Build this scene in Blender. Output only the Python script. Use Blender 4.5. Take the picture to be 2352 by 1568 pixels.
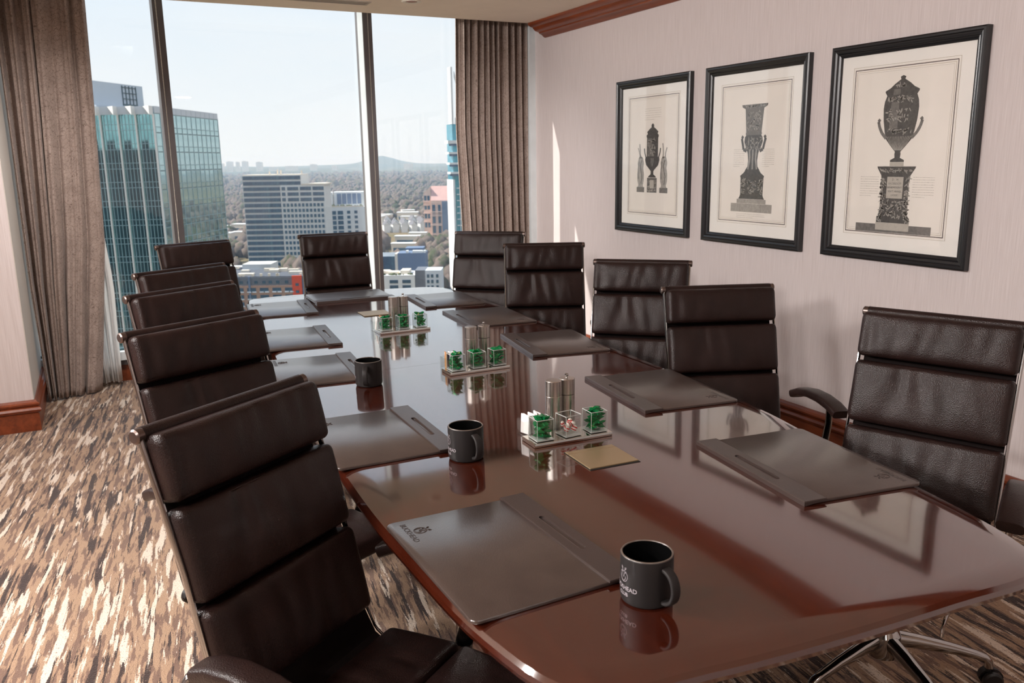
import bpy, bmesh, math, random
import numpy as np
from mathutils import Matrix, Vector

PI = math.pi
rnd = random.Random(7)
sc = bpy.context.scene
COL = sc.collection
for o in list(bpy.data.objects):
    bpy.data.objects.remove(o)

# ------------------------------------------------------------------ camera
cam_d = bpy.data.cameras.new('camera')
cam = bpy.data.objects.new('camera', cam_d)
COL.objects.link(cam)
cam_d.sensor_width = 36.0
cam_d.lens = 1922.79 / 2352 * 36.0
cam_d.clip_end = 30000
cam.matrix_world = Matrix((
    (0.894570, 0.108104, -0.433656, 0.0),
    (-0.446671, 0.183421, -0.875695, 0.0),
    (-0.015125, 0.977072, 0.212370, 1.45),
    (0, 0, 0, 1)))
cam_d.dof.use_dof = True
cam_d.dof.focus_distance = 2.3
cam_d.dof.aperture_fstop = 9.0
sc.camera = cam

# ------------------------------------------------------------------ view
sc.view_settings.view_transform = 'Standard'
sc.view_settings.look = 'None'
sc.view_settings.exposure = 0.0
sc.view_settings.gamma = 1.0
sc.view_settings.use_curve_mapping = False
sc.cycles.use_denoising = True
sc.cycles.max_bounces = 10
sc.cycles.transparent_max_bounces = 12
sc.cycles.sample_clamp_indirect = 6.0

# ------------------------------------------------------------------ world sky
wd = bpy.data.worlds.new('sky')
sc.world = wd
wd.use_nodes = True
nt = wd.node_tree
nt.nodes.clear()
tc = nt.nodes.new('ShaderNodeTexCoord')
sp = nt.nodes.new('ShaderNodeSeparateXYZ')
nt.links.new(tc.outputs['Generated'], sp.inputs[0])
rp = nt.nodes.new('ShaderNodeValToRGB')
el = rp.color_ramp.elements
el[0].position = 0.0
el[0].color = (0.99, 0.99, 0.975, 1)
el[1].position = 1.0
el[1].color = (0.42, 0.62, 0.95, 1)
for p_, c_ in ((0.05, (0.945, 0.972, 0.985)), (0.16, (0.855, 0.925, 0.995)), (0.35, (0.69, 0.81, 0.97))):
    e_ = el.new(p_)
    e_.color = (*c_, 1)
nt.links.new(sp.outputs['Z'], rp.inputs['Fac'])
mp = nt.nodes.new('ShaderNodeMapping')
mp.inputs['Scale'].default_value = (2.0, 2.0, 9.0)
mp.inputs['Rotation'].default_value = (0.1, 0.25, 0)
nt.links.new(tc.outputs['Generated'], mp.inputs[0])
nz = nt.nodes.new('ShaderNodeTexNoise')
nz.inputs['Scale'].default_value = 1.6
nz.inputs['Detail'].default_value = 6
nz.inputs['Roughness'].default_value = 0.55
nt.links.new(mp.outputs[0], nz.inputs['Vector'])
r2 = nt.nodes.new('ShaderNodeValToRGB')
r2.color_ramp.elements[0].position = 0.42
r2.color_ramp.elements[1].position = 0.75
nt.links.new(nz.outputs['Fac'], r2.inputs['Fac'])
mm = nt.nodes.new('ShaderNodeMath')
mm.operation = 'MULTIPLY'
mm.inputs[1].default_value = 0.7
nt.links.new(r2.outputs['Color'], mm.inputs[0])
mx = nt.nodes.new('ShaderNodeMixRGB')
mx.inputs['Color2'].default_value = (0.97, 0.97, 0.97, 1)
nt.links.new(mm.outputs[0], mx.inputs['Fac'])
nt.links.new(rp.outputs['Color'], mx.inputs['Color1'])
bg = nt.nodes.new('ShaderNodeBackground')
bg.inputs['Strength'].default_value = 1.08
nt.links.new(mx.outputs[0], bg.inputs['Color'])
wo = nt.nodes.new('ShaderNodeOutputWorld')
nt.links.new(bg.outputs[0], wo.inputs['Surface'])

# ------------------------------------------------------------------ sun
sun_d = bpy.data.lights.new('sun', 'SUN')
sun_d.energy = 8.0
sun_d.color = (1.0, 0.94, 0.86)
sun_d.angle = 0.0093
sun = bpy.data.objects.new('sun', sun_d)
COL.objects.link(sun)
sun.rotation_euler = Vector((1.0, -0.516, -1.2)).to_track_quat('-Z', 'Y').to_euler()

# ------------------------------------------------------------------ unseen fill lamps added to brighten the room (x, y, power, radius, spread)
FILL_LAMPS = [
    (-2.3, 3.0, 500, 0.22, 'S', (2.2, 1.6, 0.9)), (-2.5, 1.2, 520, 0.22, 'S', (3.2, 0.6, 1.3)), (-2.6, 4.6, 230, 0.22, 'S', (3.2, 4.0, 1.5)),
    (0.35, 4.3, 180, 0.12, 'C', (-0.25, 5.9, 1.0)), (1.55, 4.3, 190, 0.12, 'C', (2.55, 6.0, 0.9)),
    (0.1, -1.2, 7, 0.10, 'A', None), (1.4, -1.2, 9, 0.10, 'A', None), (-1.9, 0.0, 60, 0.10, 'A', None), (-1.2, 2.2, 55, 0.10, 'A', None)]
FILL_COL = (1.0, 0.95, 0.925)
CEIL = 2.434

# ================================================================== helpers
def lin(c):
    return tuple(((v / 255.0) / 12.92 if v / 255.0 <= 0.04045 else ((v / 255.0 + 0.055) / 1.055) ** 2.4) for v in c)


class NT:
    def __init__(s, name):
        s.m = bpy.data.materials.new(name)
        s.m.use_nodes = True
        s.t = s.m.node_tree
        s.b = s.t.nodes['Principled BSDF']
        s.out = s.t.nodes['Material Output']
        s._tc = None

    def n(s, k, **kw):
        x = s.t.nodes.new('ShaderNode' + k)
        for a, v in kw.items():
            if a in x.inputs.keys():
                x.inputs[a].default_value = v
            else:
                setattr(x, a, v)
        return x

    def l(s, a, b):
        s.t.links.new(a, b)

    def coord(s, kind='Object', scale=(1, 1, 1), rot=(0, 0, 0), loc=(0, 0, 0)):
        if s._tc is None:
            s._tc = s.n('TexCoord')
        src = s._tc.outputs[kind]
        if any(rot):
            q = s.n('Mapping')
            q.inputs['Rotation'].default_value = rot
            s.l(src, q.inputs[0])
            src = q.outputs[0]
        m = s.n('Mapping')
        m.inputs['Scale'].default_value = scale
        m.inputs['Location'].default_value = loc
        s.l(src, m.inputs[0])
        return m.outputs[0]

    def noise(s, vec, scale=5, detail=3, rough=0.5, dist=0.0):
        x = s.n('TexNoise')
        x.inputs['Scale'].default_value = scale
        x.inputs['Detail'].default_value = detail
        x.inputs['Roughness'].default_value = rough
        x.inputs['Distortion'].default_value = dist
        if vec is not None:
            s.l(vec, x.inputs['Vector'])
        return x.outputs['Fac']

    def ramp(s, fac, stops, interp='LINEAR'):
        x = s.n('ValToRGB')
        x.color_ramp.interpolation = interp
        e = x.color_ramp.elements
        while len(e) < len(stops):
            e.new(0.5)
        for i, (p, c) in enumerate(stops):
            e[i].position = p
            e[i].color = (*c, 1) if len(c) == 3 else c
        s.l(fac, x.inputs['Fac'])
        return x.outputs['Color']

    def mix(s, fac, a, b, mode='MIX'):
        x = s.n('MixRGB')
        x.blend_type = mode
        for v, k in ((fac, 'Fac'), (a, 'Color1'), (b, 'Color2')):
            if hasattr(v, 'links'):
                s.l(v, x.inputs[k])
            elif isinstance(v, (tuple, list)):
                x.inputs[k].default_value = (*v, 1) if len(v) == 3 else v
            else:
                x.inputs[k].default_value = v
        return x.outputs[0]

    def bump(s, h, strength=0.2, dist=0.01):
        x = s.n('Bump')
        x.inputs['Strength'].default_value = strength
        x.inputs['Distance'].default_value = dist
        s.l(h, x.inputs['Height'])
        s.l(x.outputs[0], s.b.inputs['Normal'])
        return x

    def set(s, **kw):
        names = dict(col='Base Color', rough='Roughness', metal='Metallic', spec='Specular IOR Level', coat='Coat Weight',
                     coatr='Coat Roughness', trans='Transmission Weight', ior='IOR', sheen='Sheen Weight', alpha='Alpha')
        for k, v in kw.items():
            i = s.b.inputs[names[k]]
            if hasattr(v, 'links'):
                s.l(v, i)
            elif k == 'col':
                i.default_value = (*v, 1)
            else:
                i.default_value = v
        return s.m


def plain(name, rgb, rough=0.5, metal=0.0, spec=0.5, var=0.06, scale=8, bump=0.0, bscale=200):
    t = NT(name)
    c = lin(rgb)
    v = t.coord()
    f = t.noise(v, scale, 3)
    col = t.ramp(f, [(0.3, tuple(x * (1 - var) for x in c)), (0.7, tuple(min(1, x * (1 + var)) for x in c))])
    t.set(col=col, rough=rough, metal=metal, spec=spec)
    if bump:
        t.bump(t.noise(v, bscale, 2), bump, 0.002)
    return t.m


MATS = {}


def M(k):
    return MATS[k]


class MB:
    """collects geometry and links it as one mesh object"""

    def __init__(s):
        s.v = []
        s.f = []
        s.uv = []

    def add(s, vs, fs, m=None):
        k = len(s.v)
        if m is not None:
            vs = [m @ Vector(p) for p in vs]
        s.v += [tuple(p) for p in vs]
        s.f += [tuple(i + k for i in f) for f in fs]
        return s

    def box(s, c, d, m=None, rz=0.0):
        x, y, z = d[0] / 2, d[1] / 2, d[2] / 2
        vs = [(-x, -y, -z), (x, -y, -z), (x, y, -z), (-x, y, -z), (-x, -y, z), (x, -y, z), (x, y, z), (-x, y, z)]
        fs = [(0, 3, 2, 1), (4, 5, 6, 7), (0, 1, 5, 4), (1, 2, 6, 5), (2, 3, 7, 6), (3, 0, 4, 7)]
        t = Matrix.Translation(c) @ Matrix.Rotation(rz, 4, 'Z')
        return s.add(vs, fs, (m @ t) if m is not None else t)

    def bx(s, x0, x1, y0, y1, z0, z1, m=None):
        return s.box(((x0 + x1) / 2, (y0 + y1) / 2, (z0 + z1) / 2), (abs(x1 - x0), abs(y1 - y0), abs(z1 - z0)), m)

    def rbox(s, c, d, r=0.004, seg=2, m=None, rot=None):
        bm = bmesh.new()
        bmesh.ops.create_cube(bm, size=1.0)
        bmesh.ops.scale(bm, vec=d, verts=bm.verts)
        bmesh.ops.bevel(bm, geom=list(bm.edges), offset=r, segments=seg, profile=0.5, affect='EDGES')
        bm.verts.index_update()
        t = Matrix.Translation(c)
        if rot is not None:
            t = t @ rot
        s.add([v.co.copy() for v in bm.verts], [[v.index for v in f.verts] for f in bm.faces], (m @ t) if m is not None else t)
        bm.free()
        return s

    def lathe(s, prof, n=32, c=(0, 0, 0), m=None):
        vs, fs = [], []
        k = len(prof)
        for i in range(n):
            a = 2 * PI * i / n
            for r, z in prof:
                vs.append((c[0] + r * math.cos(a), c[1] + r * math.sin(a), c[2] + z))
        for i in range(n):
            j = (i + 1) % n
            for q in range(k - 1):
                if prof[q][0] < 1e-7 and prof[q + 1][0] < 1e-7:
                    continue
                fs.append((i * k + q, j * k + q, j * k + q + 1, i * k + q + 1))
        return s.add(vs, fs, m)

    def cyl(s, c, r, h, n=24, m=None, r2=None, bev=0.0):
        r2 = r if r2 is None else r2
        p = [(0, 0), (r - bev, 0), (r, bev), (r2, h - bev), (r2 - bev, h), (0, h)] if bev else [(0, 0), (r, 0), (r2, h), (0, h)]
        return s.lathe(p, n, c, m)

    def tube(s, pts, r, n=8, closed=False, m=None, sx=1.0, up=(0, 0, 1)):
        """sweep of an ellipse (r across, r*sx along the binormal)"""
        pts = [Vector(p) for p in pts]
        N = len(pts)
        vs, fs = [], []
        upv = Vector(up)
        for i, p in enumerate(pts):
            a = pts[(i - 1) % N] if (closed or i > 0) else p
            b = pts[(i + 1) % N] if (closed or i < N - 1) else p
            t = (b - a).normalized()
            u = upv - t * upv.dot(t)
            if u.length < 1e-4:
                u = Vector((1, 0, 0)) - t * t.x
            u.normalize()
            w = t.cross(u)
            rr = r[i] if isinstance(r, (list, tuple)) else r
            for k in range(n):
                q = 2 * PI * k / n
                vs.append(p + u * (rr * math.cos(q)) + w * (rr * sx * math.sin(q)))
        for i in range(N if closed else N - 1):
            j = (i + 1) % N
            for k in range(n):
                l = (k + 1) % n
                fs.append((i * n + k, i * n + l, j * n + l, j * n + k))
        if not closed:
            fs.append(tuple(range(n - 1, -1, -1)))
            fs.append(tuple((N - 1) * n + k for k in range(n)))
        return s.add(vs, fs, m)

    def sweep(s, pts, prof, side, m=None, closed=False):
        """sweep a closed 2D profile (a along side, b along the path normal)"""
        pts = [Vector(p) for p in pts]
        N, n = len(pts), len(prof)
        sd = Vector(side)
        vs, fs = [], []
        for i, p in enumerate(pts):
            a = pts[max(i - 1, 0)]
            b = pts[min(i + 1, N - 1)]
            t = (b - a).normalized()
            nn = sd.cross(t).normalized()
            for (x, y) in prof:
                vs.append(p + sd * x + nn * y)
        for i in range(N - 1):
            for k in range(n):
                l = (k + 1) % n
                fs.append((i * n + k, i * n + l, (i + 1) * n + l, (i + 1) * n + k))
        fs.append(tuple(range(n - 1, -1, -1)))
        fs.append(tuple((N - 1) * n + k for k in range(n)))
        return s.add(vs, fs, m)

    def prism(s, poly, z0, z1, m=None):
        n = len(poly)
        vs = [(x, y, z0) for x, y in poly] + [(x, y, z1) for x, y in poly]
        fs = [tuple(range(n - 1, -1, -1)), tuple(range(n, 2 * n))]
        fs += [(i, (i + 1) % n, (i + 1) % n + n, i + n) for i in range(n)]
        return s.add(vs, fs, m)

    def sphere(s, c, r, n=12, k=8, m=None, sc3=(1, 1, 1)):
        p = [(r * math.sin(PI * i / k), -r * math.cos(PI * i / k)) for i in range(k + 1)]
        p[0] = (0, -r)
        p[-1] = (0, r)
        t = Matrix.Translation(c) @ Matrix.Diagonal((*sc3, 1))
        return s.lathe(p, n, (0, 0, 0), (m @ t) if m is not None else t)

    def mesh(s, name):
        me = bpy.data.meshes.new(name)
        me.from_pydata(s.v, [], s.f)
        me.validate()
        bm = bmesh.new()
        bm.from_mesh(me)
        bmesh.ops.remove_doubles(bm, verts=bm.verts, dist=1e-6)
        bmesh.ops.recalc_face_normals(bm, faces=bm.faces)
        bm.to_mesh(me)
        bm.free()
        return me

    def obj(s, name, mat, parent=None, smooth=True, ang=0.6, loc=None, rot=None):
        me = s.mesh(name)
        if mat is not None:
            me.materials.append(M(mat) if isinstance(mat, str) else mat)
        if smooth:
            me.polygons.foreach_set('use_smooth', [True] * len(me.polygons))
            me.set_sharp_from_angle(angle=ang)
        return link(name, me, parent, loc, rot)


def link(name, me, parent=None, loc=None, rot=None):
    o = bpy.data.objects.new(name, me)
    COL.objects.link(o)
    if parent is not None:
        o.parent = parent
    if loc is not None:
        o.location = loc
    if rot is not None:
        o.rotation_euler = rot
    return o


def thing(name, label, cat, loc=(0, 0, 0), rz=0.0, group=None):
    o = bpy.data.objects.new(name, None)
    o.empty_display_size = 0.1
    COL.objects.link(o)
    o.location = loc
    o.rotation_euler = (0, 0, rz)
    return tag(o, label, cat, group)


def tag(o, label, cat, group=None):
    o['label'] = label
    o['category'] = cat
    if group:
        o['group'] = group
    return o


def struct(o):
    o['kind'] = 'structure'
    return o


def stuff(o, label=None, cat=None):
    o['kind'] = 'stuff'
    if label:
        o['label'] = label
    if cat:
        o['category'] = cat
    return o


def copy_tree(o, parent=None, only=None):
    c = o.copy()
    COL.objects.link(c)
    if parent is not None:
        c.parent = parent
    for ch in list(o.children):
        copy_tree(ch, c)
    return c


def place(o, loc, rz, label, group=None):
    o.location = loc
    o.rotation_euler = (0, 0, rz)
    o['label'] = label
    if group:
        o['group'] = group
    return o


# ================================================================== materials
def build_materials():
    # wallpaper: fine vertical thread
    t = NT('wallpaper')
    v = t.coord('Object', (90, 90, 1.6))
    f = t.noise(v, 3.0, 4, 0.6)
    v2 = t.coord('Object', (260, 260, 3))
    g = t.noise(v2, 2.0, 2, 0.5)
    c1 = t.ramp(f, [(0.3, lin((200, 189, 187))), (0.55, lin((213, 203, 202))), (0.8, lin((223, 215, 214)))])
    c = t.mix(0.25, c1, t.ramp(g, [(0.3, lin((192, 179, 175))), (0.7, lin((228, 218, 215)))]))
    t.set(col=c, rough=0.55, spec=0.35)
    t.bump(g, 0.25, 0.001)
    MATS['wallpaper'] = t.m
    MATS['paint'] = plain('ceiling_paint', (240, 228, 214), 0.85, spec=0.2, var=0.02, bump=0.05)
    MATS['reveal'] = plain('reveal_shade_tone', (198, 192, 184), 0.8, var=0.02)  # greyer tone stands in for shade on the pier's side face
    # mahogany, grain along local y
    for nm, sh, rough in (('wood', 1.0, 0.13), ('trimwood', 1.25, 0.3)):
        t = NT('mahogany_' + nm)
        rz = 0.075 if nm == 'wood' else 0.0
        v = t.coord('Object', (14, 1.1, 14), (0, 0, rz))
        f = t.noise(v, 2.2, 6, 0.62, 0.6)
        v2 = t.coord('Object', (120, 5, 120), (0, 0, rz))
        g = t.noise(v2, 2.0, 3, 0.6)
        if nm == 'wood':
            c = t.ramp(f, [(0.28, (0.036, 0.0058, 0.0026)), (0.5, (0.047, 0.0080, 0.0032)), (0.72, (0.058, 0.0104, 0.0040))])
            d = (0.022, 0.004, 0.002)
        else:
            c = t.ramp(f, [(0.28, (0.12, 0.024, 0.008)), (0.5, (0.20, 0.043, 0.013)), (0.75, (0.27, 0.064, 0.021))])
            d = (0.12, 0.022, 0.008)
        c = t.mix(t.ramp(g, [(0.30, (0.4,) * 3), (0.48, (0, 0, 0))]), c, d)
        t.set(col=c, spec=0.5)
        if nm == 'wood':
            h = t.noise(t.coord('Object', (1, 1, 1)), 2.2, 3, 0.6)
            t.l(t.ramp(h, [(0.35, (0.075,) * 3), (0.7, (0.15,) * 3)]), t.b.inputs['Roughness'])
            t.bump(t.noise(t.coord('Object', (60, 9, 60), (0, 0, rz)), 4, 2), 0.012, 0.002)
            t.set(coat=1.0, coatr=0.05)
            t.b.inputs['Coat IOR'].default_value = 1.95
        else:
            t.set(rough=0.34)
        MATS[nm] = t.m
    # carpet: streaks along the table axis
    t = NT('carpet')
    rot = (0, 0, math.radians(7))
    v = t.coord('Object', (26, 2.0, 1), rot)
    s1 = t.noise(v, 1.5, 5, 0.62, 0.15)
    v2 = t.coord('Object', (24, 2.2, 1), rot, (3.3, 1.7, 0))
    s2 = t.noise(v2, 1.4, 5, 0.6, 0.2)
    v3 = t.coord('Object', (34, 4.4, 1), rot, (7.1, 2.2, 0))
    s3 = t.noise(v3, 1.6, 4, 0.6)
    big = t.noise(t.coord('Object', (1, 0.8, 1), rot, (1.0, 5, 0)), 1.7, 2)
    fine = t.noise(t.coord('Object', (1, 1, 1)), 170, 2, 0.7)
    tan_, drk, crm, mid = lin((174, 143, 116)), lin((62, 47, 43)), lin((232, 215, 197)), lin((126, 99, 84))

    def thr(f, p, w=0.012):
        return t.ramp(f, [(p - w, (0, 0, 0)), (p + w, (1, 1, 1))])

    def jit(f, k=0.11):
        a = t.n('Math', operation='MULTIPLY_ADD')
        t.l(fine, a.inputs[0])
        a.inputs[1].default_value = k
        t.l(f, a.inputs[2])
        return a.outputs[0]

    def plus(f, g, k):
        a = t.n('Math', operation='MULTIPLY_ADD')
        t.l(g, a.inputs[0])
        a.inputs[1].default_value = k
        t.l(f, a.inputs[2])
        return a.outputs[0]

    c = t.mix(thr(jit(s3), 0.575), tan_, mid)
    c = t.mix(thr(plus(jit(s1), big, 0.28), 0.765), c, drk)
    c = t.mix(thr(plus(jit(s2), big, -0.22), 0.515), c, crm)
    sp_ = t.noise(t.coord('Object', (150, 90, 1), rot), 1.0, 2, 0.7)
    c = t.mix(thr(sp_, 0.66, 0.02), c, mid)
    c = t.mix(0.5, c, t.ramp(fine, [(0.3, (0.55,) * 3), (0.7, (1.0,) * 3)]), 'MULTIPLY')
    t.set(col=c, rough=0.95, spec=0.1, sheen=0.2)
    t.bump(fine, 0.6, 0.006)
    MATS['carpet'] = t.m
    # leather
    t = NT('brown_leather')
    v = t.coord()
    c = t.ramp(t.noise(v, 9, 3), [(0.3, lin((30, 19, 17))), (0.7, lin((40, 26, 24)))])
    t.set(col=c, rough=0.31, spec=0.28)
    b1 = t.n('TexVoronoi')
    b1.inputs['Scale'].default_value = 420
    t.l(v, b1.inputs['Vector'])
    b2 = t.noise(t.coord('Object', (26, 6, 5)), 1.2, 3, 0.55)
    a = t.n('Math', operation='MULTIPLY_ADD')
    t.l(b2, a.inputs[0])
    a.inputs[1].default_value = 1.2
    t.l(b1.outputs['Distance'], a.inputs[2])
    t.bump(a.outputs[0], 0.22, 0.004)
    MATS['leather'] = t.m
    MATS['sling'] = plain('sling_gap_shade', (24, 17, 16), 0.8, spec=0.1)  # blacker than the cushions so the gaps between them look shaded
    MATS['thread'] = plain('leather_thread', (74, 50, 42), 0.6)
    MATS['chrome'] = plain('polished_aluminium', (172, 170, 168), 0.12, 1.0, var=0.02)
    MATS['black'] = plain('black_plastic', (22, 21, 22), 0.45, bump=0.05)
    MATS['capmetal'] = plain('bronze_cap', (116, 102, 97), 0.3, 0.9)
    # pad leather
    t = NT('pad_leather')
    v = t.coord()
    c = t.ramp(t.noise(v, 14, 3), [(0.3, lin((62, 51, 47))), (0.7, lin((72, 60, 55)))])
    t.set(col=c, rough=0.3, spec=0.55, coat=0.5, coatr=0.2)
    b = t.n('TexVoronoi')
    b.inputs['Scale'].default_value = 520
    t.l(t.coord('Object', (1, 0.45, 1)), b.inputs['Vector'])
    t.bump(b.outputs['Distance'], 0.18, 0.001)
    MATS['pad'] = t.m
    MATS['edgeglint'] = plain('painted_glass_glint', (206, 210, 208), 0.12, 0.35)  # opaque pale tone stands in for light refracted in clear edges
    MATS['padband'] = plain('pad_band_leather', (60, 49, 46), 0.3, spec=0.55, bump=0.1, bscale=400)
    MATS['emboss'] = plain('emboss_shade_tone', (46, 38, 36), 0.4)  # darker tone stands in for the shade of same-coloured embossing
    MATS['mug'] = plain('matte_grey_stoneware', (38, 35, 35), 0.5, spec=0.25, var=0.04)
    MATS['mugin'] = plain('black_glaze', (9, 9, 9), 0.15)
    MATS['mugrim'] = plain('bare_rim', (96, 84, 76), 0.3)
    MATS['print'] = plain('pale_print', (168, 160, 165), 0.6)
    # brushed steel
    t = NT('brushed_steel')
    v = t.coord('Object', (300, 300, 3))
    f = t.noise(v, 3, 2)
    t.set(col=t.ramp(f, [(0.3, lin((192, 186, 180))), (0.7, lin((208, 202, 196)))]), rough=0.27, metal=1.0)
    MATS['steel'] = t.m
    MATS['ball'] = MATS['chrome']
    MATS['mirror'] = plain('mirror_acrylic', (214, 208, 200), 0.05, 1.0, var=0.01)
    # window pane and picture pane: transparent plus a Fresnel reflection
    for nm, tint, ior in (('pane', (0.965, 0.98, 0.985), 1.5), ('picglass', (0.985, 0.985, 0.98), 1.45), ('glass', (0.955, 0.97, 0.965), 1.46)):
        t = NT('sheet_glass_' + nm)
        ge = t.n('NewGeometry')
        dt = t.n('VectorMath', operation='DOT_PRODUCT')
        t.l(ge.outputs['Incoming'], dt.inputs[0])
        t.l(ge.outputs['Normal'], dt.inputs[1])
        ab = t.n('Math', operation='ABSOLUTE')
        t.l(dt.outputs['Value'], ab.inputs[0])
        on = t.n('Math', operation='SUBTRACT')
        on.inputs[0].default_value = 1.0
        t.l(ab.outputs[0], on.inputs[1])
        pw_ = t.n('Math', operation='POWER')
        t.l(on.outputs[0], pw_.inputs[0])
        pw_.inputs[1].default_value = 5.0
        fr = t.n('Math', operation='MULTIPLY_ADD')
        t.l(pw_.outputs[0], fr.inputs[0])
        fr.inputs[1].default_value = 0.96
        fr.inputs[2].default_value = 0.04
        tr = t.n('BsdfTransparent')
        tr.inputs['Color'].default_value = (*tint, 1)
        gl = t.n('BsdfGlossy')
        gl.inputs['Roughness'].default_value = 0.01 if nm == 'pane' else 0.02
        x = t.n('MixShader')
        t.l(fr.outputs[0], x.inputs[0])
        t.l(tr.outputs[0], x.inputs[1])
        t.l(gl.outputs[0], x.inputs[2])
        t.l(x.outputs[0], t.out.inputs['Surface'])
        MATS[nm] = t.m
    # foil
    t = NT('green_foil')
    f = t.noise(t.coord('Object', (1, 1, 1)), 60, 3)
    t.set(col=t.ramp(f, [(0.3, lin((6, 92, 50))), (0.6, lin((14, 140, 78))), (0.8, lin((40, 175, 110)))]), rough=0.22, metal=0.55)
    t.bump(t.noise(t.coord(), 90, 2), 0.4, 0.002)
    MATS['foil'] = t.m
    MATS['foilprint'] = plain('foil_gold_print', (196, 180, 110), 0.35, 0.3)
    t = NT('peppermint')
    w = t.n('TexWave')
    w.inputs['Scale'].default_value = 45
    t.l(t.coord(), w.inputs['Vector'])
    t.set(col=t.ramp(w.outputs['Fac'], [(0.52, lin((246, 236, 228))), (0.60, lin((200, 40, 48)))]), rough=0.2)
    MATS['mint'] = t.m
    t = NT('cellophane')
    g = t.n('BsdfGlossy')
    g.inputs['Roughness'].default_value = 0.15
    tr = t.n('BsdfTransparent')
    x = t.n('MixShader')
    x.inputs[0].default_value = 0.25
    t.l(tr.outputs[0], x.inputs[1])
    t.l(g.outputs[0], x.inputs[2])
    t.l(x.outputs[0], t.out.inputs['Surface'])
    MATS['cello'] = t.m
    MATS['packet'] = plain('paper_packet', (236, 228, 226), 0.7)
    MATS['packetbrown'] = plain('brown_packet', (176, 128, 84), 0.7)
    MATS['packetblue'] = plain('blue_packet_print', (74, 96, 186), 0.6)
    MATS['packetpink'] = plain('pink_packet_print', (206, 120, 128), 0.6)
    MATS['hatch'] = plain('champagne_metal', (176, 154, 122), 0.34, 0.65, var=0.02)
    MATS['dark'] = plain('dark_gap', (12, 10, 9), 0.8)
    # curtain
    t = NT('curtain_cloth')
    uv = t.coord('UV', (1, 1, 1))
    vo = t.n('TexVoronoi')
    vo.feature = 'DISTANCE_TO_EDGE'
    vo.inputs['Scale'].default_value = 42
    nv = t.noise(uv, 9, 4, 0.65)
    w1 = t.n('VectorMath', operation='ADD')
    t.l(uv, w1.inputs[0])
    sc_ = t.n('VectorMath', operation='SCALE')
    nn = t.n('TexNoise')
    nn.inputs['Scale'].default_value = 22
    t.l(uv, nn.inputs['Vector'])
    t.l(nn.outputs['Color'], sc_.inputs[0])
    sc_.inputs['Scale'].default_value = 0.06
    t.l(sc_.outputs[0], w1.inputs[1])
    t.l(w1.outputs[0], vo.inputs['Vector'])
    line = t.ramp(vo.outputs['Distance'], [(0.0, (1, 1, 1)), (0.05, (0, 0, 0))])
    base = t.ramp(nv, [(0.3, lin((158, 141, 132))), (0.7, lin((182, 164, 154)))])
    c = t.mix(line, base, lin((112, 95, 88)))
    gr = t.noise(t.coord('UV', (1, 1, 1)), 320, 2, 0.6)
    c = t.mix(0.45, c, t.ramp(gr, [(0.35, (0.62,) * 3), (0.7, (1,) * 3)]), 'MULTIPLY')
    t.set(col=c, rough=0.85, spec=0.2, sheen=0.15)
    t.bump(gr, 0.25, 0.002)
    MATS['curtain'] = t.m
    t = NT('sheer_cloth')
    df = t.n('BsdfTranslucent')
    df.inputs['Color'].default_value = (0.86, 0.86, 0.85, 1)
    t.set(col=(0.86, 0.86, 0.85), rough=0.9)
    x = t.n('MixShader')
    x.inputs[0].default_value = 0.4
    t.l(t.b.outputs[0], x.inputs[1])
    t.l(df.outputs[0], x.inputs[2])
    t.l(x.outputs[0], t.out.inputs['Surface'])
    MATS['sheer'] = t.m
    MATS['mullion'] = plain('grey_mullion', (92, 87, 88), 0.5, 0.1)
    MATS['sill'] = plain('pale_sill', (214, 220, 222), 0.5)
    MATS['chain'] = plain('bead_chain_metal', (222, 214, 200), 0.3, 0.4)
    MATS['frame'] = plain('black_lacquer', (26, 27, 30), 0.28, spec=0.6, var=0.04)
    MATS['mat'] = plain('cream_mat_board', (250, 247, 243), 0.9, var=0.01)
    MATS['paper'] = plain('print_paper', (246, 240, 233), 0.9, var=0.02)
    MATS['rule'] = plain('ruled_line', (176, 158, 132), 0.8)
    MATS['ruledark'] = plain('ruled_dark_line', (66, 54, 50), 0.8, var=0.3, scale=60)
    for nm, a, b_ in (('inkdark', (46, 45, 46), (108, 105, 103)), ('inkmid', (84, 82, 81), (146, 142, 138)), ('inklight', (134, 130, 126), (196, 191, 184)), ('inkpale', (176, 170, 162), (206, 200, 191))):
        t = NT(nm)
        w = t.n('TexWave')
        w.inputs['Scale'].default_value = 150
        w.inputs['Distortion'].default_value = 6
        t.l(t.coord(), w.inputs['Vector'])
        n_ = t.noise(t.coord(), 90, 4, 0.7)
        f = t.mix(0.6, w.outputs['Fac'], n_)
        t.set(col=t.ramp(f, [(0.3, lin(a)), (0.7, lin(b_))]), rough=0.9)
        MATS[nm] = t.m
    MATS['vent'] = plain('vent_metal', (186, 176, 164), 0.5, 0.2)
    MATS['copper'] = plain('copper_reflector', (150, 70, 36), 0.3, 0.7)
    MATS['white'] = plain('white_enamel', (226, 220, 208), 0.4)
    t = NT('fill_lamp_glow')  # glow for the lenses of the added lamps
    e = t.n('Emission')
    e.inputs['Color'].default_value = (1.0, 0.85, 0.66, 1)
    e.inputs['Strength'].default_value = 2.0
    t.l(e.outputs[0], t.out.inputs['Surface'])
    MATS['lens'] = t.m
    # ---- city
    t = NT('tower_glass')
    f = t.noise(t.coord(), 0.4, 3)
    t.set(col=t.ramp(f, [(0.3, (0.30, 0.46, 0.48)), (0.7, (0.42, 0.58, 0.60))]), rough=0.03, metal=0.92)
    MATS['towerglass'] = t.m
    t = NT('tower_glass_dark')
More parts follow.
